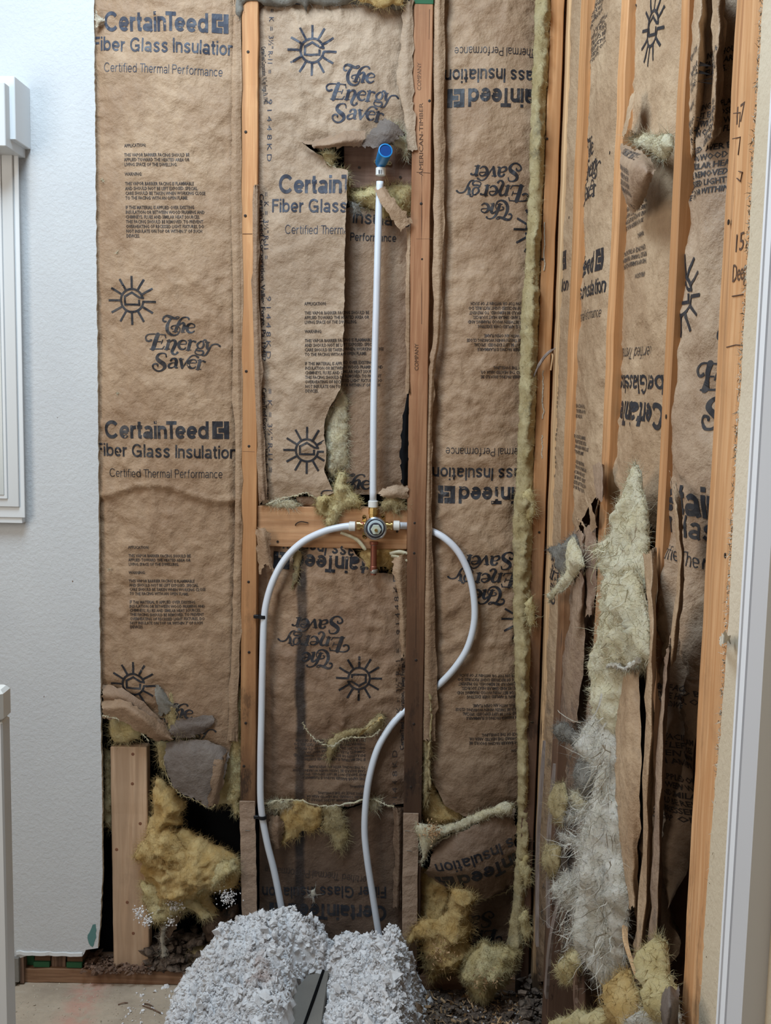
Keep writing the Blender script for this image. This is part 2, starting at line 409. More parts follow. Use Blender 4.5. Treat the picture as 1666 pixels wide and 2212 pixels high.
def tri(poly, step, holes=(), su=1.0):
    S = np.array([1/su, 1.0]); q = poly*S; hs = [np.array(h)*S for h in holes]
    lo, hi = q.min(0), q.max(0)
    gx = np.arange(lo[0], hi[0], step); gy = np.arange(lo[1], hi[1], step*.87)
    X, Y = np.meshgrid(gx, gy); X = X + (np.arange(len(gy)) % 2)[:, None]*step*.5
    g = np.stack([X.ravel(), Y.ravel()], 1)+rng.normal(0, step*.12, (X.size, 2))
    g = g[inside(q, g)]
    if len(g): g = g[edist(q, g) > step*.45]
    for h in hs:
        if len(g): g = g[~inside(h, g)]; g = g[edist(h, g) > step*.45]
    vs = [Vector(p) for p in q]; ed = [(i, (i+1) % len(q)) for i in range(len(q))]
    for h in hs:
        o = len(vs); vs += [Vector(p) for p in h]; ed += [(o+i, o+(i+1) % len(h)) for i in range(len(h))]
    vs += [Vector(p) for p in g]
    v, e, f, *_ = delaunay_2d_cdt(vs, ed, [], 0, 1e-6)
    v = np.array([tuple(a) for a in v]); f = np.array([t for t in f if len(t) == 3])
    c = v[f].mean(1); k = inside(q, c)
    for h in hs: k &= ~inside(h, c)
    f = f[k]; used = np.unique(f); mp = -np.ones(len(v), int); mp[used] = np.arange(len(used))
    return v[used]/S, mp[f]
BVH = {}
def sheet(name, parent, outline, pl, m, step=.0085, amp=.004, seed=1, rag=.0025, keep=None, holes=(), zf=None, su=1.0, wsc=1.0, inset=.012, label=None):
    px = np.array(outline, float); uv = pl.uv(px[:, 0], px[:, 1]); uv = ragged(uv, .006 if rag else .03, rag, seed, keep)
    hs = [ragged(pl.uv(np.array(h, float)[:, 0], np.array(h, float)[:, 1]), .006, .003, seed+k) for k, h in enumerate(holes)]
    v, f = tri(uv, step, hs, su); n = wrinkle(v[:, 0], v[:, 1], seed, amp, wsc)
    d = edist(uv[::2], v); n = n-inset*np.exp(-(d/.02)**2)*.5
    for h in hs:      # torn edges curl out a little
        dh = edist(h, v); n = n+.007*np.exp(-(dh/.012)**2)*vn(v[:, 0]*40, v[:, 1]*40, seed)
    if zf is not None: n = n+zf(v[:, 0], v[:, 1])
    o = mk(name, pl.w(v, n), f, m, parent, True, label); BVH[o.name] = (o, pl, BVHTree.FromPolygons([Vector(p) for p in pl.w(v, n)], [tuple(int(i) for i in q) for q in f]))
    return o
def patch(name, parent, pl, rows, m, sub=6, amp=.0015, seed=1, rag=.002, smooth=True, label=None, thick=0):
    """rows of (px,py,n) control points, smoothly interpolated; n = height off the plane"""
    R = []
    for r in rows:
        a = np.array(r, float); uv = np.array([pl.uv(q[0], q[1], q[2]) for q in a]); R.append(np.concatenate([uv, a[:, 2:3]], 1))
    R = np.array([catmull(r, sub) for r in R]); R = np.array([catmull(R[:, j], sub) for j in range(R.shape[1])]).transpose(1, 0, 2)
    a, b = R.shape[:2]; u, v, nn = R[..., 0], R[..., 1], R[..., 2]
    nn = nn + wrinkle(u, v, seed, amp, .6)
    e = np.zeros((a, b), bool); e[0] = e[-1] = True; e[:, 0] = e[:, -1] = True
    u = u+e*rng.normal(0, rag, (a, b)); v = v+e*rng.normal(0, rag, (a, b))
    V = pl.w(np.stack([u, v], -1).reshape(-1, 2), nn.reshape(-1))
    Fc = [(i*b+j, i*b+j+1, (i+1)*b+j+1, (i+1)*b+j) for i in range(a-1) for j in range(b-1)]
    o = mk(name, V, Fc, m, parent, smooth, label)
    T = [(q[0], q[1], q[2]) for q in Fc]+[(q[0], q[2], q[3]) for q in Fc]
    BVH[o.name] = (o, pl, BVHTree.FromPolygons([Vector(p) for p in V], T)); return o
def strands(pts, dirs, length, width, seg=3, curl=.5):
    """pts (n,3), dirs (n,3) -> thin curved ribbons as one mesh"""
    n = len(pts); dirs = dirs/(np.linalg.norm(dirs, axis=1)[:, None]+1e-9)
    L = length*rng.uniform(.35, 1.3, n); side = np.cross(dirs, rng.normal(0, 1, (n, 3))); side /= np.linalg.norm(side, axis=1)[:, None]+1e-9
    w = width*rng.uniform(.5, 1.3, n); p = pts.copy(); d = dirs.copy(); V = []
    for k in range(seg+1):
        ww = (w*(1-k/seg*.85))[:, None]*side*.5; V += [p-ww, p+ww]
        d = d+rng.normal(0, curl, (n, 3))*.6; d /= np.linalg.norm(d, axis=1)[:, None]; p = p+d*(L/seg)[:, None]
    V = np.stack(V, 1).reshape(-1, 3); m_ = 2*(seg+1); base = np.arange(n)[:, None]*m_
    Fc = np.concatenate([base+np.array([2*k, 2*k+1, 2*k+3, 2*k+2]) for k in range(seg)], 0)
    return V, Fc
def fluff(name, parent, outline, pl, m, thick=.02, base=0.0, step=.006, seed=1, rag=.006, hair=900, hlen=.022, hw=.0007, su=1.0, edge=.02, lump=1.0, aniso=(1, 1), label=None, sag=0):
    px = np.array(outline, float); uv = pl.uv(px[:, 0], px[:, 1], base+thick*.5); uv = ragged(uv, .007, rag, seed)
    v, f = tri(uv, step, (), su); d = edist(uv, v); u_, v_ = v[:, 0]*aniso[0], v[:, 1]*aniso[1]
    prof = np.clip(d/edge, 0, 1)**.6
    nn = .35+.65*fbm(u_*14, v_*14, seed, 2)+lump*(.55*(ridge(u_*26, v_*26, seed+2)-.4)+.28*(ridge(u_*60, v_*60, seed+4)-.4)+.16*(vn(u_*170, v_*170, seed+6)-.5))
    n1 = base+thick*prof*nn; top = pl.w(v, n1); bot = pl.w(v, np.full(len(v), base-.004)-.004*prof)
    k = len(v); E = {}
    for t in f:
        for a, b in ((t[0], t[1]), (t[1], t[2]), (t[2], t[0])): E[(a, b)] = 1
    bd = [(a, b) for a, b in E if (b, a) not in E]
    Fc = [tuple(map(int, t)) for t in f]+[(int(t[2])+k, int(t[1])+k, int(t[0])+k) for t in f]+[(int(b), int(a), int(a)+k, int(b)+k) for a, b in bd]
    V = np.concatenate([top, bot]); nv = np.array(pl.normal())
    o = mk(name, V, Fc, m, parent, True, label)
    if hair:
        i1 = rng.integers(0, len(v), hair); nb = int(hair*.7); bi = np.array([a for a, b in bd]); i2 = rng.choice(bi, nb)
        pts = np.concatenate([top[i1], top[i2]]); out = top[i2]-top.mean(0); out = out-(out@nv)[:, None]*nv
        # outward direction at the rim: away from the nearest inner point
        dr = np.concatenate([rng.normal(0, 1, (hair, 3))*.9+nv*.5, out/(np.linalg.norm(out, axis=1)[:, None]+1e-9)*1.0+rng.normal(0, .7, (nb, 3))+nv*.15+np.array([0, 0, -.25])])
        SV, SF = strands(pts, dr, hlen, hw)
        h = mk('loose_fibres', SV, SF, m, parent if parent is not None else o); h['kind'] = 'stuff'
    return o

# ------------------------------------------------------------------ print
def text_geo(s, bold=0.0, res=2, lh=1.0):
    cu = bpy.data.curves.new('t', 'FONT'); cu.body = s; cu.offset = bold; cu.resolution_u = res; cu.space_line = lh
    cu.space_character = .97
    ob = bpy.data.objects.new('t', cu); me = ob.to_mesh()
    v = np.array([tuple(x.co)[:2] for x in me.vertices]); f = [tuple(p.vertices) for p in me.polygons]
    ob.to_mesh_clear(); bpy.data.objects.remove(ob); bpy.data.curves.remove(cu); return v, f
CAP = text_geo('H')[0][:, 1].max()
def stroke(pts, n=7):
    p = catmull(pts, n); t = np.gradient(p[:, :2], axis=0); t /= np.linalg.norm(t, axis=1)[:, None]+1e-9
    nn = np.stack([-t[:, 1], t[:, 0]], 1); w = p[:, 2:3]/2; V = np.stack([p[:, :2]+nn*w, p[:, :2]-nn*w], 1).reshape(-1, 2)
    Fc = [(2*i, 2*i+1, 2*i+3, 2*i+2) for i in range(len(p)-1)]; parts = [(V, Fc)]
    for q in (p[0], p[-1]):
        if q[2] > 22:
            c = np.array([[q[0]+q[2]/2*math.cos(a), q[1]+q[2]/2*math.sin(a)] for a in np.linspace(0, 2*math.pi, 10)[:-1]]); parts.append((c, [tuple(range(9))]))
    return parts
def lines(pts, w):
    """mitre-less polyline"""
    out = []
    for a, b in zip(pts[:-1], pts[1:]):
        a = np.array(a, float); b = np.array(b, float); t = (b-a)/np.linalg.norm(b-a); nn = np.array([-t[1], t[0]])*w/2; a = a-t*w*.45; b = b+t*w*.45
        out.append((np.array([a+nn, a-nn, b-nn, b+nn]), [(0, 1, 2, 3)]))
    return out
ES = [
 [(530,185,20),(490,190,40),(458,160,28),(480,100,35),(540,80,50),(610,105,60),(680,130,48),(735,140,25),(770,110,18),(735,97,20),(690,118,24)],
 [(625,125,30),(575,190,48),(542,280,62),(547,370,62),(590,435,55),(660,468,36),(730,450,30),(770,400,24),(782,350,20),(768,305,16)],
 [(960,150,40),(945,125,30),(890,112,26),(830,132,34),(780,180,46),(745,260,60),(712,340,60),(692,395,50)],[(640,392,18),(752,398,18)],[(655,345,22),(618,325,24),(635,287,24),(700,268,24)],
 [(770,270,20),(812,232,30),(850,230,50),(865,280,62),(842,350,60),(828,400,52)],[(800,408,18),(882,408,18)],
 [(915,325,16),(1000,322,20),(1058,312,20),(1062,270,25),(1000,240,30),(938,275,50),(915,340,62),(950,405,48),(1010,420,30),(1065,385,20)],
 [(235,560,44),(190,580,36),(145,560,36),(130,500,30),(165,452,28),(235,437,26),(330,440,22),(440,452,22),(515,462,20)],[(500,455,24),(517,525,20)],[(362,445,78),(322,560,80),(268,735,80)],
 [(205,737,20),(350,738,24),(465,740,22)],[(450,738,26),(490,680,16)],[(330,590,20),(425,592,20)],[(458,552,18),(425,638,20)],
 [(578,575,60),(556,650,62),(532,740,62)],[(480,743,18),(592,743,18)],[(525,572,18),(592,565,20)],
 [(590,610,16),(630,572,30),(680,575,50),(695,630,62),(662,720,60),(632,790,55),(655,840,42),(700,850,28),(735,815,44)],
 [(750,650,16),(820,648,20),(895,643,20),(900,600,25),(840,572,28),(775,610,50),(755,670,62),(790,738,48),(850,752,30),(900,715,20)],
 [(985,580,58),(965,660,62),(942,762,60)],[(890,767,18),(1002,769,18)],[(930,574,18),(990,572,18)],[(985,625,16),(1030,590,26),(1078,605,44)],
 [(1180,600,30),(1117,660,42),(1140,732,30),(1200,735,30),(1240,670,42),(1225,605,30),(1180,600,28)],[(1225,605,20),(1250,570,26),(1285,582,36)],
 [(1130,730,24),(1092,765,24),(1150,785,32),(1220,792,32),(1232,840,36),(1180,870,24),(1100,850,24),(1072,812,20),(1092,775,20)],
 [(1310,625,55),(1305,720,55),(1332,765,38)],[(1262,612,18),(1358,620,18)],
 [(1550,702,38),(1500,662,30),(1420,665,28),(1370,710,32),(1330,790,36),(1280,868,32),(1220,885,22),(1190,862,18)],
 [(530,910,22),(515,842,24),(440,827,30),(372,860,50),(350,925,64),(400,985,80),(475,1045,80),(490,1110,60),(430,1172,36),(350,1180,34),(282,1130,34),(268,1070,34),(310,1037,34),(358,1048,36),(362,1082,28)],
 [(612,975,44),(645,938,30),(700,945,50),(716,990,60),(702,1060,60),(700,1110,46),(742,1124,18)],[(690,1020,16),(620,1027,24),(567,1070,46),(580,1115,42),(640,1115,26),(690,1080,16)],
 [(800,950,55),(812,1040,60),(822,1125,48)],[(760,946,18),(862,951,18)],[(825,1130,24),(882,1050,26),(940,960,28),(1000,892,28),(1070,877,26),(1135,918,42)],
 [(950,1030,16),(1030,1028,20),(1095,1026,20),(1096,985,25),(1040,960,28),(975,990,50),(948,1055,62),(980,1122,48),(1040,1135,30),(1095,1100,20)],
 [(1170,980,60),(1155,1060,62),(1132,1152,60)],[(1085,1157,18),(1197,1159,18)],[(1120,975,18),(1180,975,18)],[(1180,1025,16),(1222,990,26),(1265,1012,42)]]
def es_geo():
    ps = []
    for s in ES: ps += stroke(s)
    v, f = join([(p, q) for p, q in ps]); v = np.stack([v[:, 0], -(v[:, 1]-.035*v[:, 0])], 1); return v, f
def sun_geo():
    ps = []; R = 24.0
    for k in range(12):
        a = math.pi/6*k; ps += lines([(R*math.cos(a)*1.03, R*math.sin(a)*1.03-(2.2 if k == 0 else 0)), (49*math.cos(a), 49*math.sin(a)-(2.2 if k == 0 else 0))], 4.6)
    th = np.linspace(math.radians(11), math.radians(356), 46)
    ring = [(R*math.cos(a), R*math.sin(a), 4.6) for a in th]
    p = np.array(ring); nn = p[:, :2]/R; V = np.stack([p[:, :2]+nn*2.3, p[:, :2]-nn*2.3], 1).reshape(-1, 2); ps.append((V, [(2*i, 2*i+1, 2*i+3, 2*i+2) for i in range(len(p)-1)]))
    ps += lines([(24, 5.5), (16, 6.5), (0, 16.5), (-15, 8.5), (-15, -8.5), (15.5, -8.5), (15.5, 0)], 4.4)
    return join(ps)
def logo_geo():
    q = [(0, 0, .27, 1), (.27, .68, .63, 1), (.27, 0, .63, .30), (.36, .36, .70, .62), (.70, 0, 1, 1)]
    return join([(np.array([(a, b), (c, b), (c, d), (a, d)], float), [(0, 1, 2, 3)]) for a, b, c, d in q])
BLOCK = '''APPLICATION:

THIS VAPOR BARRIER FACING SHOULD BE
APPLIED TOWARD THE HEATED AREA OR
LIVING SPACE OF THE DWELLING.

WARNING:

THIS VAPOR BARRIER FACING IS FLAMMABLE
AND SHOULD NOT BE LEFT EXPOSED. SPECIAL
CARE SHOULD BE TAKEN WHEN WORKING CLOSE
TO THE FACING WITH AN OPEN FLAME.

IF THIS MATERIAL IS APPLIED OVER EXISTING
INSULATION OR BETWEEN WOOD FRAMING AND
CHIMNEYS, FLUES AND SIMILAR HEAT SOURCES,
THIS FACING SHOULD BE REMOVED. TO PREVENT
OVERHEATING OF RECESSED LIGHT FIXTURES, DO
NOT INSULATE ON TOP OR WITHIN 3" OF SUCH
DEVICES.'''
PX = 2.6/F      # metres per pixel on the back wall
def strip(pts, w):
    p = np.array(pts, float); t = np.gradient(p, axis=0); t /= np.linalg.norm(t, axis=1)[:, None]+1e-9; nn = np.stack([-t[:, 1], t[:, 0]], 1)*w/2
    return (np.stack([p+nn, p-nn], 1).reshape(-1, 2), [(2*i, 2*i+1, 2*i+3, 2*i+2) for i in range(len(p)-1)])
def arc(cx, cy, rx, ry, a0, a1, n=18): return [(cx+rx*math.cos(math.radians(a)), cy+ry*math.sin(math.radians(a))) for a in np.linspace(a0, a1, n)]
def glyph(ch, w):
    h = w/2; X = 74; r = 27; S = []
    if ch == 'e': S = [arc(r+h, X/2, r, X/2-h, 0, 318, 26), [(h, X/2-1), (2*r+h, X/2-1)]]; A = 2*r+w
    elif ch == 'c': S = [arc(r+h, X/2, r, X/2-h, 42, 318, 24)]; A = 2*r+w-3
    elif ch == 'o': S = [arc(r+h+1, X/2, r+1, X/2-h, 0, 360, 28)]; A = 2*r+w+2
    elif ch == 'a': S = [arc(27+h, X-22, 22, 22-h, 165, 0, 10)+[(49+h, 30), (49+h, 12), (54+h, 0)], arc(24+h, 21, 24, 21-h, 0, 360, 20)]; A = 54+w
    elif ch == 'r': S = [[(h, 0), (h, X)], [(h, X-30), (h+8, X-14), (h+18, X-h-1), (h+30, X-h)]]; A = h+32
    elif ch == 't': S = [[(16, 95), (16, 20), (18, 10), (24, h), (36, h)], [(0, X-h), (36, X-h)]]; A = 37
    elif ch == 'i': S = [[(h, 0), (h, X)], [(h, 100), (h, 100-w*.85)]]; A = w
    elif ch == 'l': S = [[(h, 0), (h, 100)]]; A = w
    elif ch in 'nh': S = [[(h, 0), (h, X if ch == 'n' else 100)], arc(h+23, X-26, 23, 26-h, 180, 0, 12)+[(h+46, 0)]]; A = 46+w
    elif ch == 'm': S = [[(h, 0), (h, X)], arc(h+20, X-24, 20, 24-h, 180, 0, 12)+[(h+40, 0)], arc(h+60, X-24, 20, 24-h, 180, 0, 12)+[(h+80, 0)]]; A = 80+w
    elif ch == 'u': S = [[(h, X)]+arc(h+23, 26, 23, 26-h, 180, 360, 12), [(h+46, X), (h+46, 0)]]; A = 46+w
    elif ch == 'd': S = [arc(r+h, X/2, r, X/2-h, 0, 360, 26), [(2*r+h, 0), (2*r+h, 100)]]; A = 2*r+w
    elif ch == 'b': S = [arc(r+h, X/2, r, X/2-h, 0, 360, 26), [(h, 0), (h, 100)]]; A = 2*r+w
    elif ch == 's': S = [catmull([(48+h, 56), (36+h, X-h), (20+h, X-h), (4+h, 54), (18+h, 41), (36+h, 34), (48+h, 20), (34+h, h), (16+h, h), (h, 20)], 4)]; A = 50+w
    elif ch == 'f': S = [[(18, 0), (18, 80), (22, 100-h-3), (30, 100-h), (40, 100-h)], [(2, X-h), (38, X-h)]]; A = 40
    elif ch == 'C': S = [arc(42+h, 50, 42, 52-h, 38, 322, 30)]; A = 80+w
    elif ch == 'G': S = [arc(42+h, 50, 42, 52-h, 38, 340, 30), [(46, 44), (84+h, 44)], [(84, 46), (84, 0)]]; A = 86+w
    elif ch == 'T': S = [[(0, 100-h), (72, 100-h)], [(36, 100), (36, 0)]]; A = 72
    elif ch == 'F': S = [[(h, 0), (h, 100)], [(h, 100-h), (62, 100-h)], [(h, 54), (56, 54)]]; A = 62
    elif ch == 'I': S = [[(h, 0), (h, 100)]]; A = w
    elif ch == 'P': S = [[(h, 0), (h, 100)], [(h, 100-h), (40, 100-h)]+arc(40, 74-h/2, 24, 26-h/2, 90, -90, 12)+[(h, 48)]]; A = 66
    else: return [], 28
    return [strip(q, w) for q in S], A
def helv(s, w, cap, wt, gap=9):
    ps = []; x = 0
    for ch in s:
        g, A = glyph(ch, wt)
        for v, f in g: ps.append((v+[x, 0], f))
        x += A+gap-(14 if ch == 'T' else 0)-(10 if ch == 'n' and s.startswith('CertainT') else 0)
    v, f = join(ps); v = v-[v[:, 0].min(), 0]; return v*[w/v[:, 0].max(), cap/100], f
def norm_text(s, w, cap, bold):
    v, f = text_geo(s, bold); v = v-[v[:, 0].min(), 0]; v = v*[w/v[:, 0].max(), cap/CAP]; return v, f
def gfit(g, w, h):
    v, f = g; v = v-v.min(0); return v*[w, h]/v.max(0), f
def art(kind):
    if kind == 'CT':
        a = helv('CertainTeed', 228, 38, 20, 6); l = logo_geo(); return join([a, (l[0]*[36, 38]+[236, 0], l[1])]), 272
    if kind == 'FG': return helv('Fiber Glass Insulation', 302, 28, 16, 10), 302
    if kind == 'CTP': return helv('Certified Thermal Performance', 252, 18, 9, 13), 252
    if kind == 'BLK': return gfit(text_geo(BLOCK, .02, 1), 170, 192), 170
    if kind == 'ES': return gfit(es_geo(), 158, 121), 158
    if kind == 'SUN': return sun_geo(), 98
    if kind == 'EDGE': return norm_text('CertainTeed Corporation, Valley Forge, Pa. 19482', 380, 10, .012), 380
    if kind == 'NUM': return norm_text('9 1 4 4 8 K D', 130, 11, .0), 130
    if kind == 'R11': return norm_text('=  K  =  3½" R-11  =', 150, 11, .0), 150
    w = len(kind)*14; return helv(kind, w, 28, 14, 10), w
ART = {}
def stamp(sh, kind, p0, p1=None, hs=1.0, rot=0.0, m='ink', c=None, ws=1.0, parent=None, wm=None):
    """print artwork on a sheet. p0,p1 = baseline start/end in photo px; or p0 centre + rot (SUN and side wall)"""
    if kind not in ART: ART[kind] = art(kind)
    (v, f), wpx = ART[kind]
    o, pl, bvh = BVH[sh.name]
    if p1 is not None:
        a = pl.uv(*map(float, p0)); b = pl.uv(*map(float, p1)); ex = (b-a)/wpx; un = ex/np.linalg.norm(ex)
        ey = np.array([-un[1], un[0]])*PX*hs; uv = a+v[:, :1]*ex+v[:, 1:2]*ey
    else:
        a = pl.uv(*map(float, p0)); cth, sth = math.cos(math.radians(rot)), math.sin(math.radians(rot))
        q = (v-(v.max(0)+v.min(0))/2)*PX*[ws, hs]; uv = a+np.stack([q[:, 0]*cth-q[:, 1]*sth, q[:, 0]*sth+q[:, 1]*cth], 1)
    # subdivide big faces so that the print follows the creases
    bm = bmesh.new(); vs = [bm.verts.new((p[0], p[1], 0)) for p in uv]
    for t in f:
        try: bm.faces.new([vs[i] for i in t])
        except ValueError: pass
    if kind != 'BLK' and kind not in ('EDGE',):
        bmesh.ops.triangulate(bm, faces=bm.faces[:])
        for _ in range(3):
            le = [e for e in bm.edges if e.calc_length() > .011]
            if not le: break
            bmesh.ops.subdivide_edges(bm, edges=le, cuts=1); bmesh.ops.triangulate(bm, faces=[q for q in bm.faces if len(q.verts) > 3])
    bm.verts.ensure_lookup_table(); nv = pl.normal(); ok = {}
    off = .0009
    kill = []
    for i, q in enumerate(bm.verts):
        w = Vector(pl.w(np.array([q.co.x, q.co.y]), .12)); hit, nn, *_ = bvh.ray_cast(w, -nv, .3)
        if hit is None: kill.append(q)
        else: q.co = hit+nv*off
    bmesh.ops.delete(bm, geom=kill, context='VERTS')
    me = bpy.data.meshes.new('printed_text'); bm.to_mesh(me); bm.free()
    if not len(me.polygons): return None
    me.materials.append(M[m]); t = bpy.data.objects.new('printed_text', me); C.objects.link(t)
    par = parent or sh; t.parent = par
    if par.parent is None: t.matrix_parent_inverse = Matrix.Translation(-par.location)
    return t

# ================================================================== SETTING
def bx(name, lo, hi, m, parent=None, **k):
    v, f = boxm(lo, hi, **k); return mk(name, v, f, m, parent)
TOPZ = 2.62
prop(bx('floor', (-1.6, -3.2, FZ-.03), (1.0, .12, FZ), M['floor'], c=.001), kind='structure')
prop(bx('wall_back', (-1.6, .096, FZ-.03), (1.0, .115, TOPZ), M['black'], c=.001), kind='structure')
wr = prop(bx('wall_right', (XR+.096, -1.75, FZ-.03), (XR+.112, .096, TOPZ), M['black'], c=.001), kind='structure')
# white textured drywall left of the opened bays: thick board with a hacked right and lower edge
def board(name, outline, pl, th, mface, medge, seed, rag=.0025, step=.05, keep=()):
    px = np.array(outline, float); uv = ragged(pl.uv(px[:, 0], px[:, 1]), .008, rag, seed, keep)
    v, f = tri(uv, step); k = len(v); A = pl.w(v, 0); B = pl.w(v, -th); E = {}
    for t in f:
        for a, b in ((t[0], t[1]), (t[1], t[2]), (t[2], t[0])): E[(a, b)] = 1
    bd = [(int(a), int(b)) for a, b in E if (b, a) not in E]
    Fc = [tuple(map(int, t)) for t in f]+[(int(t[2])+k, int(t[1])+k, int(t[0])+k) for t in f]+[(b, a, a+k, b+k) for a, b in bd]
    o = mk(name, np.concatenate([A, B]), Fc, mface); o.data.materials.append(medge)
    for i, p in enumerate(o.data.polygons):
        if i >= len(f): p.material_index = 1
    return o
DW = Plane('b', -.0127)
wl = board('wall_left', [(-520, -120), (203, -120), (203, 30), (206, 300), (211, 800), (214, 1200), (217, 1500), (221, 1740), (221, 1900), (217, 1990), (212, 2048), (185, 2052), (178, 2066), (60, 2064), (45, 2069), (-560, 2072)], DW, .0127, M['drywall'], M['drywall_edge'], 3, .0016, keep=(0, 12, 13, 14, 15))
prop(wl, kind='structure')
RWP = right(-.0127)
def RC(px, row, pl=RWP): return vcol(pl, px, row)
wrb = board('wall_right', [RC(1601, -140), RC(1601, 300), RC(1601, 900), RC(1602, 1200), RC(1604, 1350), RC(1600, 1600), RC(1594, 1750), RC(1592, 1800), RC(1590, 2000), RC(1588, 2260), (1760, 2600), (2400, 2600), (2400, -140)], RWP, .0127, M['drywall_beige'], M['drywall_edge'], 9, .0035, keep=(9, 10, 11, 12))
prop(wrb, kind='structure')
# bright torn paper edging down the cut of the board
# white ribbed trim at the far right edge (shower track), vertical, nearer the camera
d_tr = 1.055
def at_d(px, row, d): return P(px, row, CAM[1]+d)
xt = XR-.0127
yt0 = float(PR(1655, 820, xt)[1])
prof = [(0, 0), (.006, 0), (.006, -.014), (.012, -.014), (.016, -.006), (.026, -.006), (.030, -.018), (.044, -.018), (.046, -.010), (.058, -.010), (.062, -.022), (.105, -.022), (.105, .0)]
V = []; 
for z in (FZ, TOPZ):
    for a, b in prof: V.append((xt+b, yt0-a, z))
k = len(prof); Fc = [(i, i+1, k+i+1, k+i) for i in range(k-1)]+[tuple(range(k-1, -1, -1)), tuple(range(k, 2*k))]
t = mk('trim_1', V, Fc, M['white_trim']); t['kind'] = 'structure'; t.data.materials.append(M['trim_shade'])
for i in (1, 3, 4, 7, 8, 10): t.data.polygons[i].material_index = 1  # groove shade put into the colour: grey faces on the white trim

# ================================================================== FRAMING
def xs(px, row, y): return float(P(px, row, y)[0])
def zs(row, y, px=833): return float(P(px, row, y)[2])
def stud(name, label, y, left, right_, rows, depth, m, nails=(), marks=(), green=0):
    """back wall stud: left/right = px columns at the two rows"""
    (r0, l0, q0), (r1, l1, q1) = rows
    z0, z1 = zs(r0, y, (l0+q0)/2), zs(r1, y, (l1+q1)/2)
    a0, b0, a1, b1 = xs(l0, r0, y), xs(q0, r0, y), xs(l1, r1, y), xs(q1, r1, y)
    w = ((b0-a0)+(b1-a1))/2; c0, c1 = (a0+b0)/2, (a1+b1)/2     # 0 top, 1 bottom
    t = thing(name, label, 'stud', (c1, y+depth/2, z1))
    v, f = boxm((c1-w/2, y, z1), (c1+w/2, y+depth, z0), c=.0018, seg=40, jit=.0004, lean=(c0-c1, 0)); mk('timber', v, f, m, t)
    for (px, py) in nails:
        p = P(px, py, y); v, f = lathem(p-np.array([0, -.0006, 0]), (0, -1, 0), [(.0034, 0), (.0034, .0012), (.0022, .0018)], 10); mk('nail', v, f, M['nail'], t)
    for pts in marks:
        v, f = tubem(np.array([P(a, b, y-.0003) for a, b in pts]), .0006, 4); mk('pencil_mark', v, f, M['ink_pen'], t)
    if green:
        zt = zs(green, y, (l0+q0)/2); bxp = boxm((c0-w/2-.0012, y-.0012, zt), (c0+w/2+.0012, y+depth, z0+.001), c=.001); mk('painted_end', bxp[0], bxp[1], M['green'], t)
    return t, (c0, c1, z0, z1, w)
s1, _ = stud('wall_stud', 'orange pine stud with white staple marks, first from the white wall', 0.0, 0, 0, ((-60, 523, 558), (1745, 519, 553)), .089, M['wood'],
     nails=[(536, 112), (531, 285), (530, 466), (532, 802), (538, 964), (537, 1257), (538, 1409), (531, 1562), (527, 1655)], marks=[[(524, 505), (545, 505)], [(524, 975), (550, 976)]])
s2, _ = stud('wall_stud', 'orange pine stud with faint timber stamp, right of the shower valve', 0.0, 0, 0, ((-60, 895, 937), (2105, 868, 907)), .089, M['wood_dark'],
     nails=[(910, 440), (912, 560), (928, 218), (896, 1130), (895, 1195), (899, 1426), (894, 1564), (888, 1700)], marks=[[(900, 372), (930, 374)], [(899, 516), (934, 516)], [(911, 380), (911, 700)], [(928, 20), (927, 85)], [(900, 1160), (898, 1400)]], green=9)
# faint timber-mill stamp on the second stud
for s_, p0, p1 in (('AMERICAN-TIMBER', (914, 380), (914, 222)), ('COMPANY', (910, 195), (910, 135)), ('COMPANY', (904, 800), (904, 742))):
    v, f = norm_text(s_, 1, 8, 0); a = P(*map(float, p0), -.0006); b = P(*map(float, p1), -.0006); ex = b-a; q = ex/np.linalg.norm(ex); ey = np.cross(np.array([0, -1, 0]), q)
    mk('timber_stamp', a+v[:, :1]*ex+v[:, 1:2]*ey*PX, f, M['ink_pen'], s2)
# shim strips of cardboard stapled on the lower studs
def strip_board(name, label, rows, y, th, m, cat, staples=()):
    (r0, l0, q0), (r1, l1, q1) = rows; z0, z1 = zs(r0, y), zs(r1, y); a0, b0, a1, b1 = xs(l0, r0, y), xs(q0, r0, y), xs(l1, r1, y), xs(q1, r1, y); w = ((b0-a0)+(b1-a1))/2
    t = thing(name, label, cat, ((a1+b1)/2, y, z1)); c0, c1 = (a0+b0)/2, (a1+b1)/2
    v, f = boxm((c1-w/2, y, z1), (c1+w/2, y+th, z0), c=.0006, seg=14, jit=.0006, lean=(c0-c1, 0)); mk('strip', v, f, m, t)
    for px, py in staples:
        p = P(px, py, y); v, f = tubem([p+[-.006, -.0012, .001], p+[.006, -.0012, 0]], .0007, 5); mk('staple', v, f, M['solder'], t)
    return t
strip_board('cardboard_strip', 'tan cardboard strip stapled to the foot of the left orange stud', ((1737, 517, 551), (2000, 523, 556)), -.005, .004, M['tan'], 'cardboard', [(535, 1794)])
strip_board('cardboard_strip', 'tan cardboard strip stapled low on the stud beside the fallen insulation', ((1756, 872, 904), (2085, 868, 902)), -.005, .004, M['tan'], 'cardboard', [(880, 1795), (884, 1838)])
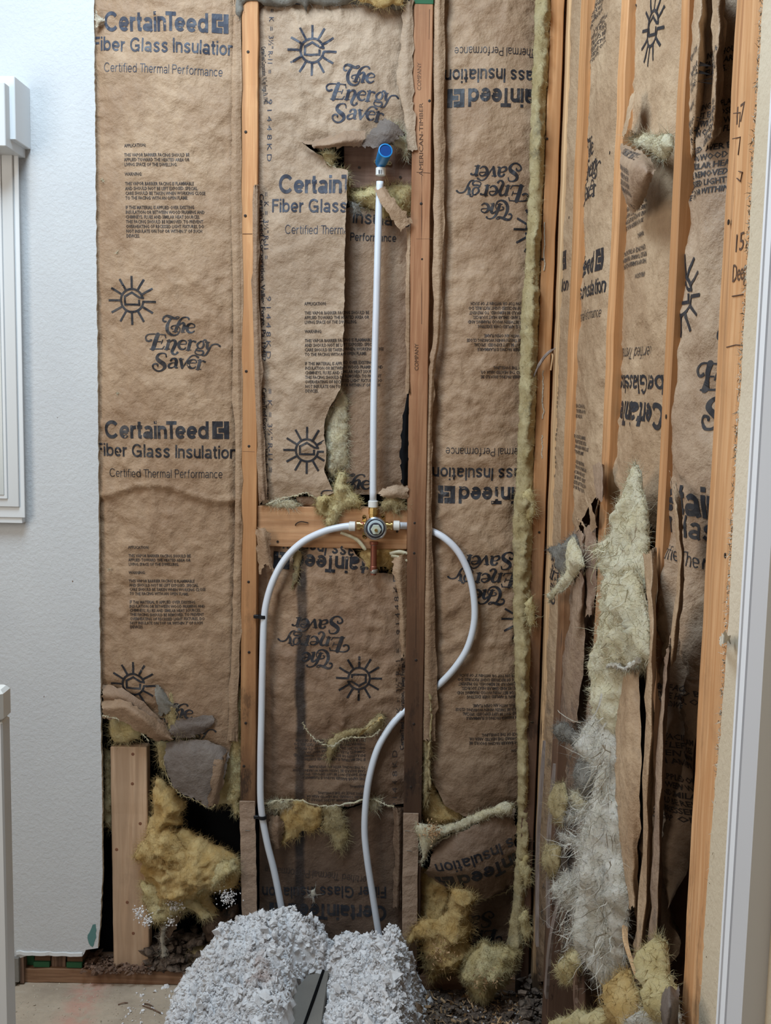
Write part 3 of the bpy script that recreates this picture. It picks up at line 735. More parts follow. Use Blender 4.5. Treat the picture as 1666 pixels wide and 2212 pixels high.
# new flat stud piece and the bottom plate
v, f = boxm((xs(243, 1850, .012), .012, zs(2088, .012, 280)), (xs(321, 1850, .012), .050, zs(1614, .012, 280)), c=.002, seg=20, jit=.0003, lean=(-.003, 0))
t = thing('short_stud', 'pale new pine stud standing flat beside the white wall', 'stud', P(283, 2088, .012)); mk('timber', v, f, M['wood_new'], t)
for px, py in ((287, 1629), (286, 1693), (303, 1779), (252, 1835), (275, 1949), (288, 2016)):
    p = P(px, py, .012); v, f = lathem(p+np.array([0, .0006, 0]), (0, -1, 0), [(.004, 0), (.004, .001), (.002, .0014)], 12); mk('nail', v, f, mat('knot', (.20, .09, .05)) if (px, py) == (287, 1629) else bpy.data.materials['knot'], t)
bp = prop(bx('bottom_plate', (xs(48, 2100, .0), 0.0, FZ), (XR-.0, .089, FZ+.037), M['wood_plate'], c=.002, seg=40, jit=.0008, axis=0), 'brown weathered bottom plate lying on the floor along the back wall', 'lumber')
for px0, px1, mm in ((53, 72, 'green'), (74, 108, 'wood_plate'), (111, 142, 'wood_rot'), (145, 178, 'wood_plate')):
    x0, x1 = xs(px0, 2080, .01), xs(px1, 2080, .01)
    t = thing('stud_end', {'green': 'narrow green-painted stud end', 'wood_rot': 'darkest, broken stud end'}.get(mm, 'brown stud end with green foot')+' under the white wall'+(', nearest the corner gap' if px0 == 145 else ', third from the right' if px0 == 74 else ''), 'lumber', ((x0+x1)/2, .04, FZ+.037))
    v, f = boxm((x0, .006+rng.uniform(0, .01), FZ+.037), (x1, .085, FZ+.095), c=.001, seg=4, jit=.0006); mk('timber', v, f, M[mm], t)
    if mm == 'wood_plate':
        v, f = boxm((x0-.0004, .004, FZ+.038), (x1+.0004, .03, FZ+.052), c=.001); mk('green_foot', v, f, M['green'], t)
bx_ = bx('corner_bead', (xs(35, 2060, -.014), -.016, zs(2064, -.014, 100)), (xs(178, 2060, -.014), -.011, zs(2056, -.014, 100)), M['white'], c=.0006, seg=16, jit=.0009, axis=0); prop(bx_, 'crushed white plastic bead under the bottom edge of the white wall', 'trim')
t = thing('baseboard_stub', 'cut grey end of baseboard at the far left of the floor', 'baseboard', P(30, 2120, -.02))
bx('board', (xs(-30, 2100, -.02), -.022, FZ+.012), (xs(41, 2100, -.02), -.006, FZ+.075), M['grey_board'], t, c=.001, seg=4, jit=.0004, axis=0)
bx('side_cleat', (xs(43, 2100, -.01), -.012, FZ+.004), (xs(52, 2100, -.01), .05, FZ+.08), M['wood_rot'], t, c=.001)
bx('foot', (xs(-30, 2100, -.02), -.02, FZ), (xs(33, 2100, -.02), -.004, FZ+.012), M['grey_board'], t, c=.001)
# blocking
def block(name, label, rows, y, m, th=.038):
    (l0, t0), (r1, b1) = rows
    t = thing(name, label, 'lumber', P((l0+r1)/2, b1, y)); v, f = boxm((xs(l0, b1, y), y, zs(b1, y, (l0+r1)/2)), (xs(r1, b1, y), y+th, zs(t0, y, (l0+r1)/2)), c=.002, seg=16, jit=.0005, axis=0)
    mk('timber', v, f, m, t); return t
b1_ = block('blocking', 'dark old wooden block behind the blue shower stub', ((742, 312), (890, 408)), .036, M['wood_old'])
b2_ = block('blocking', 'orange pine block with toe nail behind the shower valve', ((556, 1096), (880, 1184)), .012, M['wood_block'])
for px, py, bb in ((776, 362, b1_), (865, 383, b1_), (858, 1148, b2_), (600, 1170, b2_)):
    p = P(px, py, .035 if bb is b1_ else .0115); v, f = lathem(p, (0, -1, 0), [(.003, 0), (.003, .001)], 10); mk('nail', v, f, M['nail'], bb)
p = P(650, 1130, .011); v, f = tubem(catmull([p+[-.012, .01, -.015], p+[-.012, -.002, -.003], p+[0, -.003, .004], p+[.018, -.002, .001]], 5), .0012, 6); mk('bent_nail', v, f, M['nail'], b2_)

# corner and right wall studs (38 mm edge towards the room)
def rstud(label, e0, e1, d0=0.0, m='wood_right', name='wall_stud', th=.089, ztop=TOPZ, zbot=FZ, marks=(), nails=()):
    pl = right(d0); y0, y1 = -pl.uv(float(e0), 820.)[0], -pl.uv(float(e1), 820.)[0]
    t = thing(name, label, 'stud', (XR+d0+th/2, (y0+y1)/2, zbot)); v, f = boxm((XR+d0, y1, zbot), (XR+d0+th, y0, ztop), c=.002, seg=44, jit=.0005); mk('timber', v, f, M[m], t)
    for px, py in nails:
        p = PR(px, py, XR+d0); v, f = lathem(p, (-1, 0, 0), [(.0032, 0), (.0032, .001)], 8); mk('nail', v, f, M['nail'], t)
    for pts in marks:
        v, f = tubem(np.array([PR(a, b, XR+d0-.0004) for a, b in pts]), .0007, 4); mk('pencil_mark', v, f, M['ink_pen'], t)
    return t
# corner post: broad orange face turned to the camera
t = thing('corner_stud', 'orange corner post between the yellow batt edge and the side wall', 'stud', (XR, 0, FZ))
xa, xb = xs(1161, 820, -.012), xs(1190, 820, -.012)
v, f = boxm((xa, -.012, FZ), (xb, .03, TOPZ), c=.0018, seg=44, jit=.0006); mk('timber', v, f, M['wood_right'], t)
for px, py in ((1182, 300), (1172, 560), (1165, 1150), (1158, 1330), (1150, 1560)):
    p = P(px, py, -.012); v, f = lathem(p, (0, -1, 0), [(.003, 0), (.003, .001)], 8); mk('nail', v, f, M['nail'], t)
for a, b in ((480, 585), (800, 905), (940, 990)):
    p0, p1 = P(1177-(a-500)*.012, a, -.0123), P(1177-(b-500)*.012, b, -.0123); q = [p0+(p1-p0)*k+np.array([rng.normal(0, .001), 0, 0]) for k in np.linspace(0, 1, 14)]
    v, f = tubem(q, .0016, 5); mk('glue_bead', v, f, M['drywall_edge'], t)
rstud('slim pale post against the corner post on the side wall', 1190, 1200, 0.0, 'wood_light')
rstud('side wall stud nearest the corner, dark orange with whitish edge', 1224, 1236, 0.0, 'wood_right', nails=[(1230, 470)])
rstud('side wall stud in the middle, right of the small sun print', 1307, 1321, 0.0, 'wood_right', nails=[(1318, 330)])
rstud('side wall stud with pale edge, left of the large torn open bay', 1433, 1447, 0.0, 'wood_right', nails=[(1440, 900)])
rstud('slim inner stud of the pair beside the beige board', 1546, 1560, 0.0, 'wood_clean', th=.10)
t = rstud('broad orange stud with pencil notes beside the beige board', 1561, 1612, -.002, 'wood_clean', marks=[[(1585, 245), (1600, 243), (1597, 275)], [(1583, 300), (1600, 296), (1595, 335)],
   [(1596, 370), (1604, 372), (1600, 392), (1592, 385)], [(1582, 640), (1606, 636)], [(1570, 750), (1590, 745), (1604, 746)]], nails=[(1575, 480), (1568, 1200)])
for s_, px, py, w in (('15', 1590, 545, 17), ('Deep', 1583, 610, 30), ('17', 1592, 270, 16)):
    pl = right(-.002); v, f = norm_text(s_, 1, 22, 0); a = pl.uv(float(px), float(py)); b = pl.uv(float(px+w), float(py)); uv = a+np.stack([v[:, 0]*(b-a)[0], v[:, 1]*PX*.8], 1)
    mk('pencil_note', pl.w(uv, .0006), f, M['ink_pen'], t)

# ================================================================== INSULATION, BACK WALL
def batt(label, loc): return thing('insulation_batt', label, 'insulation', loc)
pb = back(.004)
LB = batt('kraft-faced batt with large printing between the white wall and first stud', P(360, 1600, .05))
def zf_left(u, v):
    xf = pb.uv(500., 600.)[0]; f = np.exp(-((u-xf)/.006)**2)*.006-.007/(1+np.exp(-(u-xf)/.003))
    vz = pb.uv(360., 1062.)[1]+.018*np.sin((u+.3)*19); c = np.exp(-((v-vz)/.006)**2)*.009+.006/(1+np.exp(-(v-vz)/.008))
    w = pb.uv(220., 500.)[0]; return f+c+.010*np.sin(np.clip((u-w)/(xf-w), 0, 1)*math.pi)
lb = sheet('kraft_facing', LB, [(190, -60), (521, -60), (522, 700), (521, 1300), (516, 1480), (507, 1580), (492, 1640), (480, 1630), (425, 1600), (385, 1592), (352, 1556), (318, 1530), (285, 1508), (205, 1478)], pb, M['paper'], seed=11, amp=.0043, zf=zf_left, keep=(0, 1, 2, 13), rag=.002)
lbu = lb
K = 'ink_blue'
stamp(lb, 'CT', (228, 70), (495, 76), m=K); stamp(lb, 'FG', (204, 112), (508, 123), m=K); stamp(lb, 'CTP', (228, 158), (482, 168), m='ink_blue')
stamp(lb, 'BLK', (276, 515), (447, 515), m='ink_small'); stamp(lb, 'SUN', (288, 650), m='ink'); stamp(lb, 'ES', (317, 803), (479, 806), m='ink')
stamp(lb, 'CT', (229, 946), (496, 948)); stamp(lb, 'FG', (209, 984), (512, 991)); stamp(lb, 'CTP', (239, 1029), (482, 1032))
stamp(lb, 'BLK', (283, 1356), (447, 1356), hs=.96, m='ink_small'); stamp(lb, 'SUN', (290, 1476)); stamp(lb, 'ES', (312, 1622), (466, 1632))
patch('staple_flange', LB, back(-.001), [[(501, -20, 0), (510, -20, .002), (521, -20, 0)], [(500, 500, .001), (511, 500, .004), (522, 500, 0)], [(508, 1000, 0), (516, 1000, .003), (522, 1000, 0)], [(503, 1300, 0), (512, 1300, .003), (521, 1300, 0)], [(492, 1600, 0), (500, 1600, .003), (512, 1600, 0)]], M['paper'], seed=4, sub=10)
for px, py in ((253, 545), (253, 850), (222, 390), (236, 1230)):
    p = P(px, py, -.008); v, f = strands(np.repeat([p], 26, 0), rng.normal(0, 1, (26, 3)), .009, .0012); mk('torn_nick', v, f, M['fibre_pale'], LB)
# torn lower part: rolled flaps, grey hanging flap
patch('torn_flap', LB, back(.0), [[(218, 1515, 0), (262, 1510, .02), (300, 1530, .03), (345, 1560, .02), (372, 1590, .01)], [(222, 1530, .03), (270, 1530, .04), (312, 1556, .045), (345, 1585, .03), (372, 1596, .02)], [(222, 1552, .02), (262, 1556, .03), (300, 1580, .03), (335, 1598, .02), (365, 1600, .01)]], M['paper'], seed=21, sub=6, amp=.003)
patch('torn_flap', LB, back(.01), [[(220, 1478, .0), (270, 1490, .02), (330, 1535, .02), (372, 1582, .01)], [(222, 1500, .02), (268, 1512, .03), (320, 1555, .03), (362, 1590, .02)], [(222, 1520, 0), (262, 1530, .01), (310, 1565, .01), (350, 1592, .0)]], M['paper_dark'], seed=22, sub=6, amp=.002)
patch('hanging_flap', LB, back(.0), [[(362, 1602, .0), (420, 1598, .01), (470, 1608, .01), (494, 1625, .0)], [(354, 1640, .02), (410, 1636, .03), (470, 1640, .03), (492, 1648, .02)], [(368, 1690, .03), (410, 1690, .035), (455, 1690, .03), (480, 1690, .02)], [(392, 1716, .03), (425, 1728, .03), (448, 1744, .03), (462, 1735, .02)]], M['paper_back'], seed=23, sub=7, amp=.003, label='grey tarry back of the torn facing')
patch('torn_flap', LB, back(.0), [[(462, 1640, .03), (480, 1640, .03), (492, 1620, .02)], [(456, 1690, .04), (472, 1690, .035), (484, 1680, .02)], [(448, 1742, .035), (460, 1742, .03), (470, 1735, .02)]], M['paper'], seed=24, sub=6, amp=.001)
patch('torn_flap', LB, back(.0), [[(332, 1480, .0), (346, 1484, .012), (362, 1500, .0)], [(338, 1512, .015), (352, 1512, .02), (372, 1520, .01)], [(345, 1545, .008), (362, 1540, .012), (392, 1520, .006)]], M['fibre_grey'], seed=25, sub=6, amp=.002)
patch('torn_flap', LB, back(.0), [[(372, 1560, .0), (402, 1552, .014), (460, 1545, .0)], [(366, 1580, .015), (410, 1572, .02), (464, 1560, .01)], [(380, 1596, .008), (415, 1592, .012), (440, 1580, .006)]], M['paper_back'], seed=26, sub=6, amp=.003)
fluff('fibreglass', LB, [(235, 1520), (300, 1545), (302, 1600), (245, 1612), (232, 1580)], back(.02), M['fibre'], .02, seed=31, hair=500)
fluff('fibreglass', LB, [(364, 1490), (380, 1505), (395, 1560), (420, 1580), (440, 1590), (380, 1600), (350, 1555)], back(.004), M['fibre_dust'], .02, seed=32, hair=700)
fluff('fibreglass', LB, [(500, 1520), (520, 1480), (521, 1640), (519, 1755), (508, 1765), (500, 1740), (470, 1742), (462, 1728), (480, 1700), (488, 1650)], back(.02), M['fibre'], .022, seed=33, hair=1200)
fluff('fibreglass', LB, [(337, 1600), (365, 1605), (360, 1640), (352, 1670), (343, 1650)], back(.03), M['fibre'], .015, seed=34, hair=300)
fluff('fibreglass', LB, [(222, 1620), (243, 1630), (240, 1700), (247, 1740), (240, 1800), (225, 1790), (214, 1770), (222, 1700)], back(.04), M['fibre_dust'], .02, seed=35, hair=500)
w = thing('insulation_wad', 'big torn yellow fibreglass wad leaning on the pale new stud', 'insulation', P(400, 2000, .03))
fluff('fibreglass', w, [(330, 1695), (345, 1700), (352, 1712), (372, 1716), (378, 1735), (390, 1748), (394, 1760), (382, 1775), (388, 1795), (368, 1795), (372, 1806), (395, 1808), (430, 1825), (470, 1845), (500, 1862), (512, 1880), (514, 1910), (505, 1930), (478, 1940), (450, 1940), (446, 1955), (462, 1985), (455, 1998), (440, 1995), (405, 1975), (385, 1972), (368, 2000), (350, 2008), (320, 2000), (310, 1965), (300, 1950), (305, 1915), (295, 1900), (300, 1880), (280, 1862), (288, 1840), (310, 1825), (308, 1800), (325, 1770), (322, 1730)], back(.015), M['fibre_amber'], .085, seed=41, step=.0055, hair=4200, hlen=.016, edge=.06, lump=.55, hw=.0006, rag=.005)
fluff('torn_layer', w, [(318, 1800), (345, 1790), (372, 1812), (400, 1850), (430, 1890), (425, 1925), (390, 1905), (360, 1900), (330, 1870), (300, 1868), (285, 1860), (300, 1835)], back(.0), M['fibre_amber'], .05, base=.02, seed=43, hair=1300, edge=.04, lump=.7)
fluff('torn_layer', w, [(430, 1895), (470, 1870), (505, 1865), (512, 1885), (480, 1905), (455, 1925), (425, 1940), (412, 1930)], back(.0), M['fibre'], .04, base=.02, seed=42, hair=900, edge=.025)
fluff('torn_layer', w, [(300, 1915), (340, 1925), (400, 1940), (455, 1985), (440, 1996), (400, 1970), (365, 1995), (330, 2003), (312, 1975)], back(.0), M['fibre'], .05, base=.015, seed=44, hair=1200, edge=.04)
patch('kraft_scrap', w, back(.02), [[(352, 1985, 0), (402, 1962, .03)], [(345, 2010, 0), (375, 2012, .02)], [(352, 2035, 0), (362, 2030, .01)]], M['paper'], seed=45)
def clump_mesh(centres, sizes, seed=0, squash=(1, 1, 1)):
    bm = bmesh.new(); bmesh.ops.create_icosphere(bm, subdivisions=1, radius=1); B = np.array([tuple(v.co) for v in bm.verts]); Fq = np.array([[v.index for v in f.verts] for f in bm.faces]); bm.free()
    n = len(centres); R = rng.normal(0, 1, (n, 3, 3)); R, _ = np.linalg.qr(R)
    S = 1+rng.normal(0, .34, (n, len(B), 1)); V = B[None]*S*rng.uniform(.55, 1.25, (n, 1, 3))
    V = np.einsum('nij,nkj->nki', R, V)*np.asarray(sizes)[:, None, None]*np.array(squash)+np.asarray(centres)[:, None, :]
    return V.reshape(-1, 3), (Fq[None]+np.arange(n)[:, None, None]*len(B)).reshape(-1, 3)
def sprinkle(name, parent, px, py, rad, cnt, y, m, s=.0032):
    a = rng.normal(0, rad, (cnt, 2)); c = np.array([P(px+q[0], py+q[1], y+rng.normal(0, .003)) for q in a])
    v, f = clump_mesh(c, rng.uniform(.5, 1.3, cnt)*s); o = mk(name, v, f, m, parent); o['kind'] = 'stuff'; return o
for px, py, r, c in ((378, 1953, 9, 60), (492, 1938, 9, 70), (302, 1972, 7, 40), (320, 1990, 7, 40), (370, 1990, 6, 24)): sprinkle('cellulose_flakes', w, px, py, r, c*2, -.045, M['cell'], .002)

# centre bay, upper batt
def zf_c(u, v):
    a, b = pc.uv(562., 500.)[0], pc.uv(893., 500.)[0]; t = np.clip((u-a)/(b-a), 0, 1); g = .012*np.sin(t*math.pi)**.7
    vt = pc.uv(700., 330.)[1]; lift = .03*np.exp(-((u-pc.uv(790., 300.)[0])/.06)**2)*np.exp(-np.clip(v-vt, 0, 1)/.035)
    ve = pc.uv(700., 25.)[1]; return g+lift
pc = back(.016)
CB = batt('upper kraft-faced batt between the studs, torn open down its middle', P(700, 1085, .05))
c1 = sheet('kraft_facing', CB, [(559, 14), (700, 6), (893, 20), (890, 180), (893, 322), (880, 318), (868, 292), (846, 266), (828, 258), (806, 290), (786, 314), (742, 318), (700, 318), (650, 307), (676, 326), (696, 338), (706, 356), (735, 366), (752, 372), (751, 400), (748, 470), (745, 640), (742, 790), (736, 842), (712, 880), (703, 905), (700, 940), (706, 980), (702, 1018), (712, 1040), (722, 1062), (690, 1078), (660, 1064), (640, 1070), (600, 1082), (566, 1090), (563, 700), (558, 400)], pc, M['paper_top'], seed=12, amp=.0058, zf=zf_c, keep=(0, 1, 2, 3, 35, 36, 37), rag=.0022)
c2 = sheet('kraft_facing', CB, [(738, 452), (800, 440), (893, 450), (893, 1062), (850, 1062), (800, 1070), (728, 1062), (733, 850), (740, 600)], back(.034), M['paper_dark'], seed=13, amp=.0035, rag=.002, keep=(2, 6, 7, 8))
fluff('fibreglass', CB, [(735, 835), (750, 860), (752, 1008), (738, 1012), (712, 1032), (700, 1010), (706, 985), (698, 960), (703, 930), (700, 900), (716, 878)], back(.028), M['fibre_pale'], .022, seed=51, hair=1100, lump=1.2)
for s_ in (c1,):
    stamp(s_, 'SUN', (675, 112), m=K); stamp(s_, 'ES', (702, 268), (860, 274), m=K); stamp(s_, 'CT', (603, 418), (872, 424), m=K); stamp(s_, 'FG', (588, 459), (892, 466), m=K); stamp(s_, 'CTP', (617, 506), (868, 512), m='ink_blue')
stamp(c1, 'BLK', (660, 848), (829, 848), m='ink_small'); stamp(c2, 'BLK', (660, 845), (829, 845), m='ink_small')
stamp(c1, 'SUN', (664, 972)); stamp(c1, 'ES', (692, 1136), (852, 1140)); stamp(c2, 'ES', (692, 1136), (852, 1140)); stamp(c2, 'Insulation', (762, 482), (905, 492)); stamp(c2, 'Performance', (757, 520), (856, 523), hs=.6, m='ink')
for a, kk, b in (((578, 160), 'R11', (583, 20)), ((577, 350), 'NUM', (578, 215)), ((570, 560), 'R11', (570, 415)), ((575, 775), 'NUM', (576, 640)), ((580, 1020), 'R11', (578, 840))):
    stamp(c1, kk, b, a, m='ink_blue', hs=.9)
for b, a in (((564, 100), (570, 225)), ((560, 418), (566, 780)), ((566, 838), (572, 1080))): stamp(c1, 'EDGE', b, a, m='ink', hs=.9)
fl1 = patch('side_flange', CB, back(.0), [[(872, 0, .0), (882, 0, .006), (894, 0, .004)], [(866, 90, .0), (880, 90, .006), (893, 90, .002)], [(858, 180, .0), (874, 190, .008), (892, 200, .004)], [(872, 250, .002), (882, 250, .006), (896, 250, .004)], [(882, 322, .004), (890, 324, .006), (900, 322, .004)]], M['paper_top'], seed=15, sub=7)
patch('side_flange', CB, back(.0), [[(560, 400, .0), (556, 400, .006), (548, 400, .001)], [(560, 640, .0), (553, 640, .006), (545, 640, .001)], [(566, 860, .0), (560, 860, .006), (552, 860, .001)], [(576, 1080, .0), (568, 1080, .006), (560, 1090, .001)]], M['paper_dark'], seed=16, sub=7)
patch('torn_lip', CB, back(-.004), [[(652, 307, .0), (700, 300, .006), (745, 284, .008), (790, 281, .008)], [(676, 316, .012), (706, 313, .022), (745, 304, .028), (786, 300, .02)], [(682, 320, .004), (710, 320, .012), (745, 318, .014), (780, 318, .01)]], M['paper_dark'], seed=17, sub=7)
patch('torn_lip', CB, back(-.006), [[(828, 257, .01), (850, 264, .02), (875, 290, .01)], [(800, 284, .02), (835, 284, .03), (866, 296, .02)], [(782, 316, .01), (812, 318, .02), (850, 308, .02)]], M['paper_back'], seed=18, sub=7, label='dull grey back of the paper curled up')
patch('torn_strip', CB, back(-.004), [[(809, 408, .0), (820, 402, .004), (832, 404, .0)], [(815, 425, .014), (830, 420, .016), (842, 420, .012)], [(840, 462, .018), (856, 456, .020), (868, 450, .016)], [(866, 498, .01), (878, 488, .012), (890, 482, .008)]], M['paper'], seed=19, sub=7)
patch('torn_edge', CB, back(.01), [[(893, 455, 0), (886, 480, .008), (880, 500, .004)], [(891, 620, 0), (884, 620, .012), (878, 620, .006)], [(890, 850, 0), (884, 850, .012), (878, 850, .006)]], M['paper'], seed=119, sub=8)
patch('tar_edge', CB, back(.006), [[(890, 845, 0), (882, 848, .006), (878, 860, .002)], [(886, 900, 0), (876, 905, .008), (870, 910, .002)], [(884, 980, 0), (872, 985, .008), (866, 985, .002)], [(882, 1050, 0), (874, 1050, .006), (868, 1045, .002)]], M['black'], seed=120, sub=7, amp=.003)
fluff('fibreglass', CB, [(696, 330), (718, 322), (725, 340), (718, 360), (742, 366), (755, 385), (750, 420), (735, 380), (708, 358)], back(.014), M['fibre'], .018, seed=52, hair=700)
fluff('fibreglass', CB, [(842, 262), (870, 280), (884, 298), (880, 335), (868, 318), (850, 312), (838, 300)], back(.008), M['fibre_pale'], .022, seed=53, hair=700)
fluff('fibreglass', CB, [(756, 414), (800, 402), (860, 398), (893, 398), (893, 455), (860, 462), (830, 470), (806, 448), (768, 440), (754, 430)], back(.034), M['fibre'], .028, seed=54, hair=1100)
fluff('tar_scrap', CB, [(760, 435), (775, 440), (782, 462), (760, 458)], back(.006), M['fibre_grey'], .01, seed=55, hair=100)
# top of the centre bay: folded grey backing and yellow filling
t = thing('torn_scrap', 'crumpled grey tar paper scrap hanging at the top of the centre bay', 'insulation', P(700, 10, .0))
fluff('tar_paper', t, [(505, -40), (600, -40), (882, -40), (886, 0), (860, 18), (830, 10), (780, 6), (720, 8), (668, 4), (662, 22), (655, 12), (640, 4), (600, 10), (562, 2), (530, 0), (518, 40), (508, 28)], back(-.002), M['fibre_grey'], .02, seed=56, hair=400)
fluff('fibreglass', t, [(760, -40), (876, -30), (872, 6), (820, 12), (780, 0)], back(-.02), M['fibre_amber'], .02, seed=57, hair=300)

# centre bay, lower batt
CL = batt('black-streaked kraft batt under the shower valve', P(700, 1740, .05))
pcl = back(.03)
def zf_cl(u, v):
    a, b = pcl.uv(560., 1500.)[0], pcl.uv(880., 1500.)[0]; return .018*np.sin(np.clip((u-a)/(b-a), 0, 1)*math.pi)**.8-.004
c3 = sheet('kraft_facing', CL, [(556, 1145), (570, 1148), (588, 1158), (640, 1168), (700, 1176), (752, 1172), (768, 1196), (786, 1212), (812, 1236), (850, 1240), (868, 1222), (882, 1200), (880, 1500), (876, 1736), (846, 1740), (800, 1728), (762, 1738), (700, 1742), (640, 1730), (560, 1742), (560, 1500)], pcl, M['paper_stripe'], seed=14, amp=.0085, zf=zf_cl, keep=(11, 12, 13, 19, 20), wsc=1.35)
stamp(c3, 'FG', (878, 1196), (580, 1152), m='ink'); stamp(c3, 'CT', (862, 1206), (592, 1190)); stamp(c3, 'ES', (757, 1328), (600, 1325)); stamp(c3, 'SUN', (776, 1462), rot=180)
stamp(c3, 'BLK', (790, 1585), (632, 1585), m='ink_small', hs=.9)
for b, a in (((866, 1370), (858, 1240)),): stamp(c3, 'NUM', b, a, m='ink_small', hs=.9)
stamp(c3, 'R11', (866, 1560), (864, 1400), m='ink_small', hs=.9); stamp(c3, 'NUM', (858, 1745), (858, 1620), m='ink_small'); stamp(c3, 'EDGE', (872, 1620), (874, 1380), m='ink', hs=.8)
patch('curled_corner', CL, back(.0), [[(552, 1142, .0), (566, 1140, .012), (586, 1158, .006)], [(556, 1170, .006), (572, 1168, .018), (584, 1190, .006)], [(560, 1240, .0), (578, 1220, .012), (596, 1260, .002)]], M['paper'], seed=61, sub=7)
patch('curled_corner', CL, back(.004), [[(848, 1206, .004), (866, 1200, .012), (880, 1190, .0)], [(850, 1236, .014), (864, 1240, .018), (880, 1250, .0)], [(862, 1300, .006), (870, 1320, .01), (880, 1340, .0)], [(866, 1420, .0), (872, 1420, .004), (880, 1420, .0)]], M['paper'], seed=62, sub=7)
fluff('fibreglass', CL, [(778, 1196), (800, 1180), (840, 1176), (876, 1186), (878, 1208), (856, 1214), (842, 1232), (820, 1226), (800, 1236), (784, 1222)], back(.03), M['fibre_amber'], .02, seed=63, hair=500)
for a in ([(736, 1150), (770, 1165), (790, 1188)], [(845, 1200), (862, 1204), (880, 1212)], [(842, 1196), (862, 1192), (880, 1196)]):
    v, f = tubem(catmull([P(p[0], p[1], .003) for p in a], 6), [.004]*6+[.0045]*6+[.003], 8); mk('rolled_paper', v, f, M['fibre_pale'], CL)
fluff('fibreglass', CL, [(640, 1180), (652, 1200), (650, 1230), (642, 1250), (632, 1275), (628, 1268), (636, 1235), (632, 1205)], back(.012), M['fibre_dust'], .01, seed=64, hair=120)
fluff('fibreglass', CL, [(712, 1600), (724, 1588), (752, 1580), (790, 1572), (800, 1560), (820, 1544), (832, 1552), (826, 1575), (800, 1588), (768, 1590), (738, 1602), (722, 1625), (712, 1650), (706, 1640)], back(.014), M['fibre_dust'], .014, seed=65, hair=500)
patch('torn_flap', CL, back(.008), [[(772, 1592, .0), (800, 1570, .01), (822, 1548, .0)], [(780, 1582, .012), (806, 1562, .016), (828, 1552, .006)]], M['fibre_amber'], seed=66)
CD = batt('lowest dark kraft batt between the two plastic pipes', P(700, 2060, .05))
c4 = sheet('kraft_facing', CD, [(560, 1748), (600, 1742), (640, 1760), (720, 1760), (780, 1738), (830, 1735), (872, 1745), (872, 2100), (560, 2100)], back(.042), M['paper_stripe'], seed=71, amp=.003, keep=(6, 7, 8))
stamp(c4, 'CTP', (805, 1893), (572, 1871), m='ink_small'); stamp(c4, 'FG', (834, 1914), (566, 1916)); stamp(c4, 'CT', (835, 1956), (582, 1950))
fluff('fibreglass', CD, [(588, 1738), (625, 1738), (650, 1722), (668, 1740), (700, 1748), (690, 1790), (678, 1800), (650, 1800), (635, 1815), (610, 1828), (612, 1800), (600, 1770), (606, 1760)], back(.03), M['fibre_amber'], .02, seed=72, hair=700, lump=.7)
fluff('fibreglass', CD, [(698, 1745), (730, 1742), (742, 1765), (752, 1805), (745, 1830), (738, 1845), (724, 1830), (716, 1808), (700, 1790)], back(.026), M['fibre_dust'], .018, seed=73, hair=700)
fluff('fibreglass', CD, [(578, 1736), (622, 1728), (632, 1740), (600, 1750), (582, 1752)], back(.02), M['fibre_pale'], .012, seed=74, hair=300)
fluff('fibreglass', CD, [(796, 1738), (806, 1722), (818, 1728), (816, 1748), (802, 1754)], back(.02), M['fibre_pale'], .012, seed=75, hair=200)
patch('curled_corner', CD, back(.02), [[(584, 1765, .0), (600, 1762, .012), (612, 1772, .0)], [(580, 1800, .01), (598, 1800, .02), (612, 1800, .004)], [(590, 1840, .0), (602, 1832, .01), (606, 1820, .0)]], M['paper'], seed=76)
patch('side_flange', CD, back(.03), [[(850, 1745, .0), (860, 1745, .012), (872, 1745, .0)], [(852, 1850, .0), (862, 1850, .014), (870, 1850, .0)], [(848, 1960, .0), (856, 1960, .008), (868, 1960, .0)]], M['paper_dark'], seed=77)
fluff('scrap', CD, [(672, 1925), (682, 1918), (684, 1935), (676, 1945)], back(.03), M['fibre_white'], .006, seed=78, hair=30)

# yellow strips of batting lying on the lower blocking
w = thing('insulation_wad', 'torn yellow tuft over the pine block left of the valve', 'insulation', P(740, 1110, .0))
fluff('fibreglass', w, [(682, 1075), (700, 1066), (712, 1070), (722, 1050), (732, 1020), (744, 1022), (750, 1050), (765, 1068), (782, 1090), (775, 1100), (748, 1098), (735, 1112), (718, 1142), (704, 1138), (706, 1118), (688, 1110), (680, 1092)], back(.008), M['fibre'], .035, seed=81, hair=1800, lump=1.1, hlen=.013)
w = thing('insulation_wad', 'thin pale fibre strip along the top of the pine block', 'insulation', P(600, 1090, .0))
fluff('fibreglass', w, [(576, 1092), (600, 1080), (635, 1084), (650, 1090), (620, 1098), (598, 1096)], back(.012), M['fibre_pale'], .014, seed=82, hair=300)
fluff('torn_paper', w, [(640, 1074), (690, 1074), (690, 1095), (652, 1094), (645, 1086)], back(.02), M['paper_dark'], .006, seed=83, hair=0)
w = thing('insulation_wad', 'small yellow scrap over the pine block right of the valve', 'insulation', P(850, 1095, .0))
fluff('fibreglass', w, [(822, 1094), (832, 1080), (848, 1072), (868, 1082), (884, 1096), (862, 1098), (860, 1115), (850, 1108), (846, 1098), (832, 1104)], back(.006), M['fibre_dust'], .018, seed=84, hair=350)
patch('paper_scrap', w, back(.004), [[(816, 1062, .0), (850, 1050, .01), (880, 1048, .0)], [(826, 1072, .01), (852, 1066, .016), (880, 1064, .008)], [(842, 1078, .0), (862, 1076, .01), (884, 1082, .0)]], M['paper_top'], seed=85)

